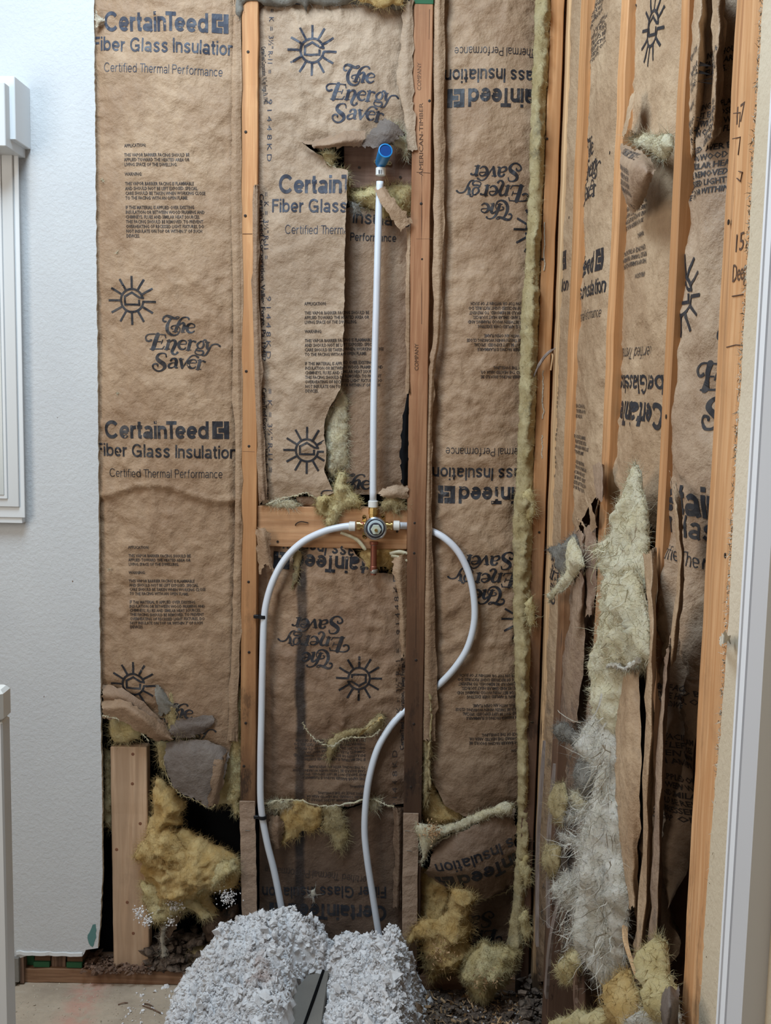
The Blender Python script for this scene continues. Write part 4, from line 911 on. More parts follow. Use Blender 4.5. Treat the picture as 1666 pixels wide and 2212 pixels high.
# right bay of the back wall
pr = back(.028)
RB = batt('upside-down printed batt right of the second stud, behind the looped pipe', P(1030, 1740, .05))
def zf_r(u, v):
    a, b = pr.uv(940., 1000.)[0], pr.uv(1150., 1000.)[0]; return .016*np.sin(np.clip((u-a)/(b-a), 0, 1)*math.pi)**.7-.004
r1 = sheet('kraft_facing', RB, [(934, -60), (1180, -60), (1180, 600), (1150, 1400), (1140, 1745), (1090, 1738), (1062, 1752), (1040, 1770), (1000, 1760), (962, 1738), (935, 1690), (918, 1600), (916, 1500), (918, 1000)], pr, M['paper'], seed=81, amp=.006, zf=zf_r, keep=(0, 1, 2, 3, 11, 12, 13), wsc=1.2)
for a in ('CTP', (1232, 108), (982, 103), 'ink'), ('FG', (1262, 155), (961, 151), 'ink'), ('CT', (1240, 196), (967, 193), 'ink'), ('ES', (1142, 352), (984, 354), 'ink'), ('BLK', (1178, 643), (1008, 643), 'ink_small'), ('CTP', (1215, 968), (963, 966), 'ink'), ('FG', (1236, 1012), (935, 1009), 'ink'), ('CT', (1220, 1052), (947, 1049), 'ink'), ('ES', (1128, 1190), (966, 1190), 'ink'), ('BLK', (1155, 1445), (985, 1443), 'ink_small'):
    stamp(r1, a[0], a[1], a[2], m=a[3])
stamp(r1, 'SUN', (1160, 500), rot=180); stamp(r1, 'SUN', (1132, 1338), rot=180)
patch('side_flange', RB, back(.006), [[(937, -40, .0), (948, -40, .006), (962, -40, .0)], [(937, 400, .0), (948, 400, .006), (960, 400, .0)], [(936, 700, .0), (946, 700, .006), (952, 700, .0)], [(926, 830, .0), (932, 830, .006), (938, 830, .0)], [(918, 1100, .0), (926, 1100, .005), (932, 1100, .0)], [(914, 1450, .0), (926, 1450, .008), (944, 1450, .0)], [(912, 1600, .0), (924, 1600, .008), (938, 1600, .0)]], M['paper'], seed=82, sub=9)
fluff('fibreglass', RB, [(916, 1490), (924, 1480), (930, 1500), (926, 1560), (934, 1600), (930, 1660), (925, 1740), (912, 1740), (912, 1560)], back(.012), M['fibre_dust'], .012, seed=83, hair=500)
fluff('fibreglass', RB, [(912, 1700), (935, 1690), (962, 1738), (1000, 1762), (1010, 1775), (960, 1786), (915, 1785)], back(.045), M['fibre_amber'], .02, seed=84, hair=500, lump=.5)
RL = batt('folded-down dark batt at the foot of the right bay', P(1030, 2070, .05))
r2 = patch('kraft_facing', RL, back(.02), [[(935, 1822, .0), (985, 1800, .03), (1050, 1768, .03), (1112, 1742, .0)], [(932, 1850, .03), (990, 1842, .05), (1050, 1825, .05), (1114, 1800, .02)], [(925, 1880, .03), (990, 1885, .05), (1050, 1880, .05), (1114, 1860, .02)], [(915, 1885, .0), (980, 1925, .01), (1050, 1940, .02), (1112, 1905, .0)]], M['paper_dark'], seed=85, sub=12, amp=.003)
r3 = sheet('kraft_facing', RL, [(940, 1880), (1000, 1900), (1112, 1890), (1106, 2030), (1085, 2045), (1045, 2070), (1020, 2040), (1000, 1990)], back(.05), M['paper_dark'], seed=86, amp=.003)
stamp(r2, 'FG', (1262, 1748), (937, 1852)); stamp(r2, 'CT', (1225, 1795), (938, 1888)); stamp(r3, 'ES', (1082, 1966), (930, 1975)); 
fluff('fibreglass', RL, [(900, 1780), (925, 1785), (958, 1788), (1000, 1772), (1050, 1752), (1095, 1735), (1110, 1738), (1106, 1762), (1060, 1768), (1010, 1790), (968, 1805), (952, 1815), (935, 1830), (918, 1860), (912, 1870), (908, 1830), (900, 1800)], back(-.012), M['fibre_pale'], .018, seed=87, hair=1300, hlen=.012)
fluff('fibreglass', RL, [(912, 1880), (940, 1890), (972, 1895), (985, 1925), (1000, 1960), (1005, 2010), (940, 2010), (905, 1990), (905, 1900)], back(.05), M['fibre_amber'], .03, seed=88, hair=700, lump=.6)
# fallen wads with sawdust
w = thing('insulation_wad', 'hanging yellow fibreglass wad sprinkled with sawdust beside the second stud', 'insulation', P(960, 2120, -.05))
fluff('fibreglass', w, [(975, 1935), (1000, 1932), (1020, 1938), (1034, 1950), (1018, 1975), (1015, 1995), (1022, 2020), (1015, 2050), (1030, 2075), (1006, 2105), (985, 2112), (960, 2118), (932, 2130), (920, 2100), (914, 2070), (915, 2040), (896, 2045), (878, 2050), (890, 2025), (912, 2000), (940, 1998), (970, 1980)], back(-.02), M['fibre_amber'], .06, seed=91, hair=2600, lump=.8, edge=.05)
w2 = thing('insulation_wad', 'shaggy yellow wad lying on the floor near the corner', 'insulation', P(1060, 2150, -.08))
fluff('fibreglass', w2, [(1005, 2105), (1020, 2075), (1050, 2050), (1075, 2060), (1100, 2062), (1125, 2075), (1118, 2105), (1098, 2140), (1070, 2160), (1052, 2190), (1030, 2175), (1015, 2150), (998, 2125)], back(-.06), M['fibre'], .07, seed=92, hair=5200, hlen=.014, lump=.6, edge=.05)
def chips(name, parent, label, cells, m, n, size, z=None):
    V = []; Fc = []
    for k in range(n):
        cx, cy, cz = cells(); L = size*rng.uniform(.4, 1.6); wd = L*rng.uniform(.12, .4); R = np.linalg.qr(rng.normal(0, 1, (3, 3)))[0]; R[:, 2] *= .5
        b = np.array([(-L/2, -wd/2, 0), (L/2, -wd/2, .0), (L/2*.7, wd/2, wd*.3), (-L/2*.8, wd/2, 0), (0, 0, wd*.5)])@R.T; o = len(V)
        V += list(b+[cx, cy, cz]); Fc += [(o, o+1, o+4), (o+1, o+2, o+4), (o+2, o+3, o+4), (o+3, o, o+4), (o, o+3, o+2, o+1)]
    o = mk(name, V, Fc, m, parent, label=None if parent else label); o['kind'] = 'stuff'; return o
def cell_px(px, py, sx, sy, y): 
    def f():
        p = P(px+rng.normal(0, sx), py+rng.normal(0, sy), y+rng.normal(0, .004)); return p
    return f
chips('sawdust', w, '', cell_px(955, 2060, 18, 20, -.075), M['chip'], 160, .007); chips('sawdust', w2, '', cell_px(1050, 2115, 22, 14, -.125), M['chip'], 90, .007)
chips('sawdust', RL, '', cell_px(935, 1795, 13, 10, -.034), M['chip'], 200, .006)

# yellow edge of the batt standing in the corner
t = thing('insulation_strip', 'long yellow fibreglass batt edge standing in the corner', 'insulation', P(1140, 2100, .0))
pe = back(-.004)
L_ = [(1164, -40), (1160, 100), (1156, 200), (1152, 350), (1146, 500), (1136, 640), (1130, 760), (1128, 900), (1122, 1040), (1114, 1140), (1116, 1300), (1118, 1450), (1124, 1600), (1126, 1700), (1122, 1850), (1114, 1960), (1100, 2060)]
R_ = [(1128, 2100), (1140, 2000), (1146, 1800), (1146, 1600), (1150, 1400), (1152, 1250), (1156, 1150), (1158, 1000), (1164, 800), (1170, 600), (1176, 450), (1182, 300), (1188, 150), (1196, -40)]
L_ = [(a-4, b) for a, b in L_]; fluff('fibreglass', t, L_+R_, pe, M['fibre_dust'], .045, seed=95, step=.0055, hair=4200, hlen=.012, edge=.022, lump=.9, rag=.003, aniso=(1, .45))
for (px, py) in ((1143, 1095), (1146, 1330), (1135, 2010), (1135, 1890)):
    fluff('tuft', t, [(px-14, py-25), (px+4, py-40), (px+12, py-10), (px+14, py+18), (px, py+30), (px-8, py+8)], back(-.03), M['fibre'], .015, seed=int(py), hair=200)

# ================================================================== INSULATION, SIDE WALL
def RV(pl, *pts): return [vcol(pl, a, b) if abs(b) else (a, b) for a, b in pts]
def rsheet(name, par, pl, l820, r820, rows_l, rows_r, m, **k):
    """plumb sides at photo columns l820/r820 (row 820) with offsets (row, dx) down each side"""
    o = [(vcol(pl, l820, r)[0]+dx, r) for r, dx in rows_l]+[(vcol(pl, r820, r)[0]+dx, r) for r, dx in reversed(rows_r)]
    return sheet(name, par, o, pl, m, **k)
pA = right(.012); pB = right(.026); pC = right(.034); pD = right(.034)
def bulge(pl, a, b, h=.02):
    ua, ub = pl.uv(float(a), 820.)[0], pl.uv(float(b), 820.)[0]
    return lambda u, v: h*np.sin(np.clip((u-ua)/(ub-ua), 0, 1)*math.pi)**.8-.004
A = batt('narrow slice of printed batt between the corner post and first side stud', PR(1205, 1900, XR))
a1 = rsheet('kraft_facing', A, pA, 1200, 1223, [(-60, 0), (800, 0), (1500, 0), (2120, 0)], [(-60, 0), (800, 0), (1500, 0), (2120, 0)], M['paper_right'], seed=101, amp=.003, step=.013, zf=bulge(pA, 1200, 1223, .01), keep=(0, 1, 2, 4, 5, 6))
B = batt('batt with small sun print, in the second bay of the side wall', PR(1270, 1300, XR))
b_1 = rsheet('kraft_facing', B, pB, 1244, 1308, [(-60, 0), (600, 0), (1000, 0), (1100, 2), (1180, 0)], [(-60, 0), (700, 0), (1060, -4), (1100, -22), (1150, -36)], M['paper_right'], seed=102, amp=.0045, step=.011, zf=bulge(pB, 1244, 1308, .018), keep=(0, 1, 2, 5, 6))
Cc = batt('batt with upside-down lettering in the widest bay of the side wall', PR(1380, 2100, XR))
hole1 = [(1345, 290), (1362, 262), (1385, 276), (1405, 292), (1432, 300), (1436, 330), (1412, 352), (1385, 332), (1362, 322), (1346, 318)]
hole2 = [(1344, 1004), (1354, 1010), (1372, 1090), (1374, 1240), (1392, 1330), (1388, 1440), (1350, 1470), (1335, 1440), (1326, 1300), (1312, 1160), (1326, 1080)]
c_1 = rsheet('kraft_facing', Cc, pC, 1322, 1435, [(-60, 4), (250, 8), (700, 0), (1100, 4), (1450, 30), (1750, 60), (2230, 90)], [(-60, 0), (700, 0), (1400, -8), (1800, -4), (2230, -4)], M['paper_right'], seed=103, amp=.0055, step=.0115, zf=bulge(pC, 1322, 1435, .022), holes=[hole1, hole2], keep=(0, 1, 2, 8, 9), wsc=1.3)
D = batt('crumpled mouldy batt in the bay beside the broad marked stud', PR(1500, 2100, XR))
hs = pD
def zf_D(u, v):
    g = bulge(pD, 1456, 1547, .024)(u, v); vm = pD.uv(1500., 1250.)[1]
    low = 1/(1+np.exp((v-vm)/.05)); return g+low*(.012*np.sin(u*95+v*16)+.006*np.sin(u*190-v*25))+.007*np.sin(u*60+v*9)*np.exp(-((v-pD.uv(1500., 350.)[1])/.2)**2)
d_1 = rsheet('kraft_facing', D, pD, 1456, 1549, [(-60, 2), (700, 0), (1000, -4), (1050, -8), (1240, 6), (1400, 6), (1650, -6), (1900, -6), (2100, 6), (2150, 40)], [(-60, 0), (700, 0), (1200, 0), (1500, 0), (1750, -4), (1950, -12), (2080, -26)], M['paper_crushed'], seed=104, amp=.006, step=.0105, zf=zf_D, keep=(0, 1, 2, 10, 11, 12), wsc=1.3)
BKR = dict(ws=1.0)
stamp(a1, 'BLK', (1210, 95), m='ink'); stamp(a1, 'CT', (1205, 575), m='ink'); stamp(a1, 'FG', (1203, 625), m='ink'); stamp(a1, 'BLK', (1196, 930), m='ink', rot=180); stamp(a1, 'ES', (1195, 1240), m='ink', rot=180)
stamp(b_1, 'BLK', (1302, 30), rot=5, ws=1.3, hs=1.0, m='ink_small'); stamp(b_1, 'SUN', (1268, 262), m='ink'); stamp(b_1, 'ES', (1292, 365), m='ink'); stamp(b_1, 'CT', (1274, 578), ws=1.15, m='ink'); stamp(b_1, 'FG', (1274, 630), ws=1.1, m='ink'); stamp(b_1, 'CTP', (1274, 683), ws=1.1, m='ink_small'); stamp(b_1, 'BLK', (1262, 960), m='ink_small', ws=1.1)
stamp(c_1, 'SUN', (1432, 62), rot=-12, m='ink'); stamp(c_1, 'ES', (1382, 8), rot=-20, m='ink'); stamp(c_1, 'BLK', (1388, 470), rot=180, m='ink_small'); stamp(c_1, 'CTP', (1371, 765), rot=180, m='ink_small', ws=1.1); stamp(c_1, 'FG', (1380, 830), rot=180, m='ink', ws=1.08); stamp(c_1, 'CT', (1375, 893), rot=180, m='ink', ws=1.1); stamp(c_1, 'ES', (1392, 1240), rot=200, m='ink_small')
stamp(d_1, 'BLK', (1552, 262), m='ink', ws=1.1); stamp(d_1, 'SUN', (1512, 640), m='ink', hs=1.0); stamp(d_1, 'ES', (1568, 820), m='ink'); stamp(d_1, 'CT', (1540, 1092), m='ink', ws=1.1); stamp(d_1, 'FG', (1535, 1150), m='ink', ws=1.1); stamp(d_1, 'CTP', (1530, 1220), m='ink', ws=1.1); stamp(d_1, 'BLK', (1484, 1620), m='ink_small', ws=1.0, hs=1.05, rot=8)
patch('crumpled_fold', D, right(.014), [[(1490, -40, .0), (1512, -40, .014), (1530, -40, -.004), (1552, -40, .010), (1572, -40, .0)], [(1486, 120, .0), (1508, 120, .018), (1534, 120, -.008), (1550, 140, .012), (1568, 120, .0)], [(1482, 250, .0), (1500, 250, .014), (1528, 250, -.01), (1546, 260, .012), (1562, 260, .0)], [(1478, 345, -.008), (1492, 340, .002), (1512, 330, -.01), (1530, 320, .0), (1545, 310, -.008)]], M['paper_right'], seed=108, sub=9, amp=.003)
stamp(bpy.data.objects[list(BVH)[-1]], 'BLK', (1552, 262), m='ink', ws=1.1)
# tears in the widest bay
patch('torn_flap', Cc, right(-.004), [[(1342, 312, .0), (1362, 318, .004), (1390, 330, .004), (1418, 356, .0)], [(1340, 350, .02), (1362, 360, .028), (1392, 370, .024), (1412, 380, .012)], [(1346, 420, .015), (1362, 430, .02), (1378, 430, .015), (1398, 416, .006)], [(1366, 462, .0), (1374, 456, .004), (1380, 450, .004), (1388, 442, .0)]], M['paper_dark'], seed=111, sub=8, amp=.002)
f2 = list(BVH)[-1]; stamp(bpy.data.objects[f2], 'BLK', (1372, 385), rot=165, m='ink_small')
patch('torn_flap', Cc, right(.0), [[(1345, 290, .0), (1356, 240, .008), (1366, 200, .0)], [(1348, 300, .012), (1362, 262, .016), (1372, 200, .004)]], M['paper_right'], seed=112)
fluff('fibreglass', Cc, [(1348, 296), (1372, 290), (1400, 296), (1430, 292), (1436, 318), (1420, 345), (1396, 332), (1368, 318)], right(.008), M['fibre_pale'], .022, seed=113, hair=500)
patch('torn_strip', B, right(.0), [[(1262, 1145, .0), (1270, 1140, .004), (1286, 1120, .0)], [(1258, 1240, .006), (1266, 1240, .01), (1290, 1210, .0)], [(1262, 1330, .0), (1270, 1330, .01), (1282, 1330, .0)]], M['paper_mold'], seed=114, sub=8, amp=.003)
# rotten, sagging facing below the second bay
Bl = batt('blackened rotten facing hanging low in the second side bay', PR(1260, 1900, XR))
sheet('rotten_facing', Bl, [(1228, 1130), (1250, 1140), (1262, 1200), (1290, 1180), (1300, 1180), (1306, 1400), (1300, 1560), (1280, 1580), (1262, 1640), (1258, 1900), (1252, 2120), (1214, 2120), (1216, 1600), (1218, 1300)], right(.016), M['paper_mold'], seed=115, amp=.008, step=.011, wsc=1.6)
patch('curled_edge', Bl, right(-.004), [[(1244, 1150, .0), (1254, 1148, .01), (1264, 1160, .004)], [(1240, 1290, .006), (1256, 1290, .016), (1268, 1290, .002)], [(1220, 1420, .006), (1236, 1420, .014), (1262, 1420, .002)], [(1214, 1560, .0), (1228, 1560, .01), (1250, 1560, .0)]], M['paper_mold'], seed=116, sub=8, amp=.004)
for k, (a, b, m_) in enumerate([([(1282, 1005), (1300, 1000), (1306, 1010)], [(1288, 1075), (1302, 1080), (1306, 1070)], 'paper_mold'), ([(1262, 1060), (1272, 1100), (1276, 1150)], [(1268, 1060), (1284, 1110), (1290, 1140)], 'paper_right')]):
    patch('torn_strip', Bl, right(-.006), [[(*a[0], .0), (*a[1], .01), (*a[2], .0)], [(*b[0], .01), (*b[1], .014), (*b[2], .004)]], M[m_], seed=117+k)
# long narrow facing folds low in the wide bay
for k, (pts, m_) in enumerate([([(1336, 1480), (1360, 1440), (1384, 1440), (1330, 1700), (1356, 1700), (1384, 1700), (1350, 1960), (1366, 1960), (1378, 1960)], 'paper_right'),
                              ([(1392, 1200), (1404, 1190), (1418, 1180), (1396, 1500), (1406, 1500), (1416, 1500), (1376, 2100), (1386, 2100), (1396, 2100)], 'paper_right'),
                              ([(1436, 1440), (1444, 1400), (1452, 1370), (1414, 1700), (1424, 1700), (1432, 1700), (1400, 2150), (1412, 2150), (1420, 2150)], 'paper_mold')]):
    r = [[(*pts[3*i+j], (.012 if j == 1 else .002)+.01*(i == 1)) for j in range(3)] for i in range(3)]
    patch('sagging_fold', Cc, right(-.002), r, M[m_], seed=121+k, sub=12, amp=.003)
patch('curled_edge', D, right(-.002), [[(1446, 1010, .0), (1452, 1050, .006), (1462, 1040, .0)], [(1456, 1090, .006), (1464, 1100, .014), (1474, 1100, .0)], [(1462, 1180, .0), (1470, 1190, .012), (1478, 1200, .0)], [(1462, 1260, .0), (1466, 1270, .01), (1476, 1280, .0)], [(1440, 1440, .0), (1448, 1440, .008), (1462, 1430, .0)]], M['paper_right'], seed=131, sub=7)
# long shredded fibreglass hanging out of the wide bay
Wd = thing('shredded_insulation', 'long shredded cream fibreglass hanging down the side wall', 'insulation', PR(1310, 2150, XR))
pw = right(-.002)
fluff('fibreglass', Wd, [(1344, 1006), (1354, 1016), (1360, 1060), (1372, 1100), (1372, 1200), (1376, 1250), (1386, 1330), (1384, 1430), (1352, 1448), (1336, 1480), (1334, 1560), (1322, 1606), (1300, 1600), (1285, 1550), (1282, 1480), (1272, 1410), (1284, 1390), (1290, 1330), (1296, 1240), (1300, 1215), (1285, 1205), (1266, 1192), (1290, 1165), (1312, 1140), (1324, 1090)], pw, M['fibre_pale'], .035, seed=141, step=.008, hair=5200, hlen=.016, hw=.0007, edge=.05, lump=.8, rag=.007)
fluff('torn_layer', Wd, [(1300, 1215), (1318, 1222), (1346, 1230), (1360, 1260), (1378, 1340), (1382, 1425), (1350, 1436), (1310, 1446), (1290, 1420), (1288, 1380), (1300, 1320), (1302, 1260)], right(-.02), M['fibre_pale'], .03, seed=142, step=.008, hair=2500, hlen=.014, hw=.0007, edge=.05)
fluff('torn_layer', Wd, [(1262, 1540), (1290, 1546), (1302, 1580), (1310, 1640), (1306, 1680), (1316, 1760), (1318, 1820), (1322, 1880), (1330, 1940), (1322, 2040), (1318, 2080), (1290, 2140), (1270, 2100), (1262, 2060), (1232, 2040), (1224, 2010), (1238, 1985), (1262, 1975), (1252, 1940), (1232, 1930), (1222, 1960), (1198, 1950), (1182, 1920), (1192, 1896), (1240, 1886), (1256, 1860), (1262, 1800), (1266, 1740), (1284, 1710), (1272, 1670), (1250, 1640), (1238, 1620), (1246, 1570)], right(-.012), M['fibre_white'], .04, seed=143, step=.008, hair=9000, hlen=.02, hw=.0007, edge=.05, lump=1.1, rag=.01, aniso=(1, .4))
for k, (pts, m_) in enumerate([([(1222, 1760), (1240, 1752), (1262, 1740), (1258, 1764), (1236, 1772), (1216, 1768)], 'fibre_white'), ([(1200, 1800), (1230, 1808), (1262, 1830), (1266, 1850), (1236, 1826), (1206, 1812)], 'fibre_white'),
      ([(1228, 1710), (1240, 1712), (1262, 1738), (1244, 1748), (1230, 1730)], 'fibre_pale'), ([(1190, 1570), (1210, 1560), (1238, 1590), (1240, 1620), (1220, 1600), (1200, 1600)], 'fibre_grey'), ([(1240, 1640), (1262, 1650), (1270, 1700), (1256, 1720), (1240, 1690)], 'fibre_grey'),
      ([(1192, 1696), (1208, 1690), (1216, 1730), (1206, 1780), (1190, 1770), (1182, 1730)], 'fibre_dust'), ([(1172, 1820), (1200, 1830), (1198, 1870), (1180, 1900), (1168, 1860)], 'fibre_dust')]):
    fluff('tuft', Wd, pts, right(-.02), M[m_], .016, seed=150+k, step=.009, hair=420, hlen=.018, hw=.0007, rag=.006)
Wt = thing('torn_tuft', 'torn grey and yellow flap sticking out beside the first side stud', 'insulation', PR(1215, 1290, XR))
fluff('grey_backing', Wt, [(1176, 1186), (1192, 1180), (1210, 1176), (1232, 1152), (1240, 1180), (1222, 1240), (1206, 1244), (1196, 1210)], right(-.02), M['fibre_grey'], .015, seed=161, step=.009, hair=500, hlen=.014, hw=.0007)
fluff('fibreglass', Wt, [(1228, 1160), (1244, 1190), (1250, 1226), (1240, 1234), (1214, 1268), (1190, 1284), (1178, 1302), (1180, 1282), (1204, 1254), (1226, 1216), (1224, 1180)], right(-.026), M['fibre_pale'], .015, seed=162, step=.009, hair=600, hlen=.014, hw=.0007)
def strings(name, par, pts, n, L, wdt, m_, down, d=-.03):
    q = np.array([PR(px+rng.normal(0, sx), py+rng.normal(0, sy), XR+d+rng.normal(0, .006)) for px, py, sx, sy in pts for _ in range(n)])
    v, f = strands(q, rng.normal(0, .28, (len(q), 3))+np.array(down), L*.8, wdt, 7, .55); o = mk(name, v, f, m_, par); o['kind'] = 'stuff'; return o
strings('fibre_strings', Wd, [(1300, 1640, 8, 40), (1298, 1720, 10, 40), (1292, 1800, 12, 40), (1290, 1880, 16, 30), (1262, 1900, 18, 20), (1296, 1960, 12, 40), (1300, 2040, 8, 40)], 60, .09, .0028, M['fibre_white'], (-.1, -.1, -1.0))
strings('fibre_strings', Wd, [(1226, 1920, 16, 14), (1236, 1985, 16, 16), (1240, 1760, 12, 8), (1240, 1820, 12, 8), (1226, 2020, 12, 20)], 34, .07, .0020, M['fibre_white'], (-.2, .5, -.7))
strings('fibre_strings', Wd, [(1340, 1200, 14, 40), (1330, 1300, 16, 40), (1330, 1400, 16, 20), (1300, 1180, 10, 8)], 40, .06, .0022, M['fibre_pale'], (-.2, .5, -.8))
# bare damp board seen through the hole
t = thing('splintered_board', 'splintered brown board showing inside the torn side bay', 'lumber', PR(1335, 1200, XR+.06))
v, f = boxm((XR+.03, -float(right(.03).uv(1350., 1180.)[0]), float(PR(1335, 1230, XR+.03)[2])), (XR+.045, -float(right(.03).uv(1326., 1180.)[0]), float(PR(1335, 1110, XR+.03)[2])), seg=10, jit=.002); mk('timber', v, f, M['wood_rot'], t)
# lower right: scattered wads, posts and splinters
for k, (lab, pts, m_, th) in enumerate([
   ('yellow tuft low between the side studs, left of the shredded batt', [(1198, 2090), (1216, 2062), (1236, 2052), (1232, 2090), (1216, 2120), (1196, 2118)], 'fibre', .03),
   ('brownish fibre lump at the foot of the shredded batt', [(1300, 2110), (1330, 2105), (1345, 2150), (1350, 2230), (1300, 2230), (1310, 2170)], 'fibre_amber', .04),
   ('thin yellow wad hanging below the mouldy batt', [(1376, 2055), (1396, 2030), (1412, 2035), (1416, 2110), (1432, 2140), (1434, 2212), (1396, 2225), (1400, 2150), (1386, 2090)], 'fibre', .03),
   ('pale wad in the lower right beside the dark leaf-shaped scrap', [(1340, 2210), (1376, 2170), (1400, 2150), (1426, 2170), (1432, 2240), (1330, 2240)], 'fibre_white', .04),
   ('small dark yellow wad on the floor by the slim posts', [(1176, 2210), (1220, 2190), (1280, 2180), (1300, 2200), (1290, 2240), (1180, 2240)], 'fibre', .04)]):
    w = thing('insulation_wad', lab, 'insulation', PR(pts[0][0], pts[0][1], XR)); fluff('fibreglass', w, pts, right(-.02), M[m_], th, seed=170+k, step=.010, hair=1200, hlen=.016, hw=.0007, rag=.008)
t = thing('tar_scrap', 'dark tar paper leaf standing at the foot of the mouldy batt', 'scrap', PR(1445, 2212, XR))
patch('paper', t, right(-.03), [[(1430, 2140, .0), (1446, 2130, .02), (1466, 2136, .0)], [(1428, 2180, .02), (1446, 2180, .03), (1470, 2170, .01)], [(1436, 2230, .0), (1446, 2240, .02), (1460, 2230, .0)]], M['paper_back'], seed=181, sub=7)
for k, (lab, x0, y0, x1, y1, wd, m_) in enumerate([
   ('tallest grey splintered lath in front of the corner post', 1176, 1600, 1160, 2040, .012, 'wood_grey'),
   ('grey split lath beside the second stud of the side wall', 1198, 1650, 1184, 2000, .010, 'wood_grey'),
   ('dark slanting lath in front of the shredded batt', 1256, 2060, 1246, 2200, .010, 'wood_rot'),
   ('thin pale splinter leaning low on the side wall', 1350, 1990, 1376, 2110, .006, 'chip'),
   ('curved grey lath low in front of the corner', 1212, 1930, 1180, 2150, .013, 'wood_grey')]):
    pl = right(-.015); a = PR(x0, y0, XR-.012); b = PR(x1, y1, XR-.02); t = thing('splintered_lath', lab, 'lumber', b)
    q = catmull([a, (a+b)/2+np.array([-.004, .012, 0]), b], 8); n_ = len(q); V = []
    for i, p in enumerate(q):
        ww = wd*min(1, .15+i/3)*(1+rng.normal(0, .1)); V += [p+[-.003, ww, 0], p+[-.003, -ww, 0], p+[.003, -ww, 0], p+[.003, ww, 0]]
    Fc = [(4*i+j, 4*i+(j+1) % 4, 4*i+4+(j+1) % 4, 4*i+4+j) for i in range(n_-1) for j in range(4)]+[(0, 1, 2, 3), tuple(4*(n_-1)+j for j in (3, 2, 1, 0))]
    mk('timber', V, Fc, M[m_], t)

# slanting wood splinter across the corner post at mid height
t = thing('wood_splinter', 'broken wood splinter stuck across the corner post', 'splinter', P(1180, 780, -.02))
v, f = tubem(catmull([P(1150, 822, -.02), P(1164, 790, -.03), P(1182, 765, -.03), P(1206, 748, -.025)], 5), [.002]*5+[.0035]*8+[.0012]*3, 6); mk('timber', v, f, M['wood_grey'], t)
v, f = tubem(catmull([P(1190, 760, -.02), P(1194, 770, -.03), P(1190, 800, -.03)], 5), .002, 6); mk('fork', v, f, M['chip'], t)

# ================================================================== PLUMBING
def pipe(name, label, pts, r=.0083, sub=10):
    path = catmull([P(a, b, y) for a, b, y in pts], sub); t = thing(name, label, 'pipe', path[-1]); v, f = tubem(path, r, 16); mk('tube', v, f, M['pex'], t, True); return t, path
pipe('plastic_pipe', 'straight white plastic pipe running up to the blue shower stub', [(821, 392, -.004), (818, 480, -.004), (814, 640, -.004), (808, 860, -.002), (806, 1086, .0)])
t, _ = pipe('plastic_pipe', 'white plastic pipe curving left from the valve down past the first stud', [(756, 1136, -.004), (735, 1139, -.004), (700, 1148, -.004), (655, 1170, -.004), (618, 1205, -.004), (592, 1250, -.004), (576, 1300, -.004), (570, 1350, -.004), (567, 1450, -.004), (565, 1550, -.004), (563, 1650, -.004), (564, 1740, -.004), (576, 1815, .0), (592, 1880, .005), (606, 1950, .01), (616, 2010, .02)])
pipe('plastic_pipe', 'white plastic pipe looping right through the second stud and back', [(862, 1135, .0), (885, 1136, .018), (905, 1138, .035), (925, 1144, .028), (960, 1162, .012), (992, 1195, .002), (1015, 1245, -.002), (1025, 1300, -.004), (1024, 1350, -.004), (1010, 1400, -.002), (985, 1440, .004), (955, 1473, .015), (920, 1502, .03), (895, 1520, .04), (868, 1542, .03), (840, 1575, .015), (815, 1620, .006), (798, 1680, .0), (790, 1740, .0), (788, 1800, .0), (794, 1860, .0), (804, 1925, .004), (814, 1990, .01), (822, 2040, .02)])
for (px, py, lab) in ((567, 1332, 'black pipe clamp nailed to the first stud at mid height'), (567, 1765, 'black pipe clamp low on the first stud near the cardboard strip')):
    t = thing('pipe_clamp', lab, 'clamp', P(px, py, .0)); p = P(px, py, -.004)
    v, f = lathem(p+np.array([0, 0, -.004]), (0, 0, 1), [(.0088, 0), (.0108, 0), (.0108, .008), (.0088, .008)], 24); mk('band', v, f, M['clamp'], t)
    bx('tab', p+np.array([-.021, -.004, -.004]), p+np.array([-.008, .006, .004]), M['clamp'], t, c=.001)
# valve
V0 = P(811, 1141, -.02); t = thing('shower_valve', 'brass shower mixing valve with round chrome face', 'valve', P(811, 1141, .012)); ax = (0, -1, 0)
v, f = lathem(V0+np.array([0, .03, 0]), ax, [(.020, 0), (.022, .004), (.022, .022), (.026, .024), (.026, .03)]); mk('body', v, f, M['brass_dull'], t, False)
v, f = lathem(V0, ax, [(.0262, 0), (.0272, .003), (.0272, .006), (.0245, .0085), (.0225, .0075), (.0225, .004), (.0215, .003)], 48); mk('bezel_ring', v, f, M['chrome'], t, False)
v, f = lathem(V0, ax, [(.0222, .002), (.0222, .0055), (.0195, .006)], 40); mk('dark_ring', v, f, M['chrome_dark'], t)
v, f = lathem(V0+np.array([.001, 0, .001]), ax, [(.0188, .0055), (.0188, .011), (.0175, .0125), (.0145, .0125)], 40); mk('dial', v, f, M['pale_plastic'], t)
v, f = lathem(V0+np.array([.001, 0, -.0005]), ax, [(.0150, .0122), (.0150, .0135)], 36); mk('dial_groove', v, f, M['chrome_dark'], t)
v, f = lathem(V0+np.array([.0018, 0, -.001]), ax, [(.0125, .012), (.0125, .019), (.0115, .0205)], 6); mk('hex_nut', v, f, M['pale_green'], t)
v, f = lathem(V0+np.array([.002, 0, -.0015]), ax, [(.0038, .018), (.0038, .028), (.003, .03), (.0012, .0302)], 18); mk('stem', v, f, M['brass'], t)
pL = V0+np.array([0, .016, .004])
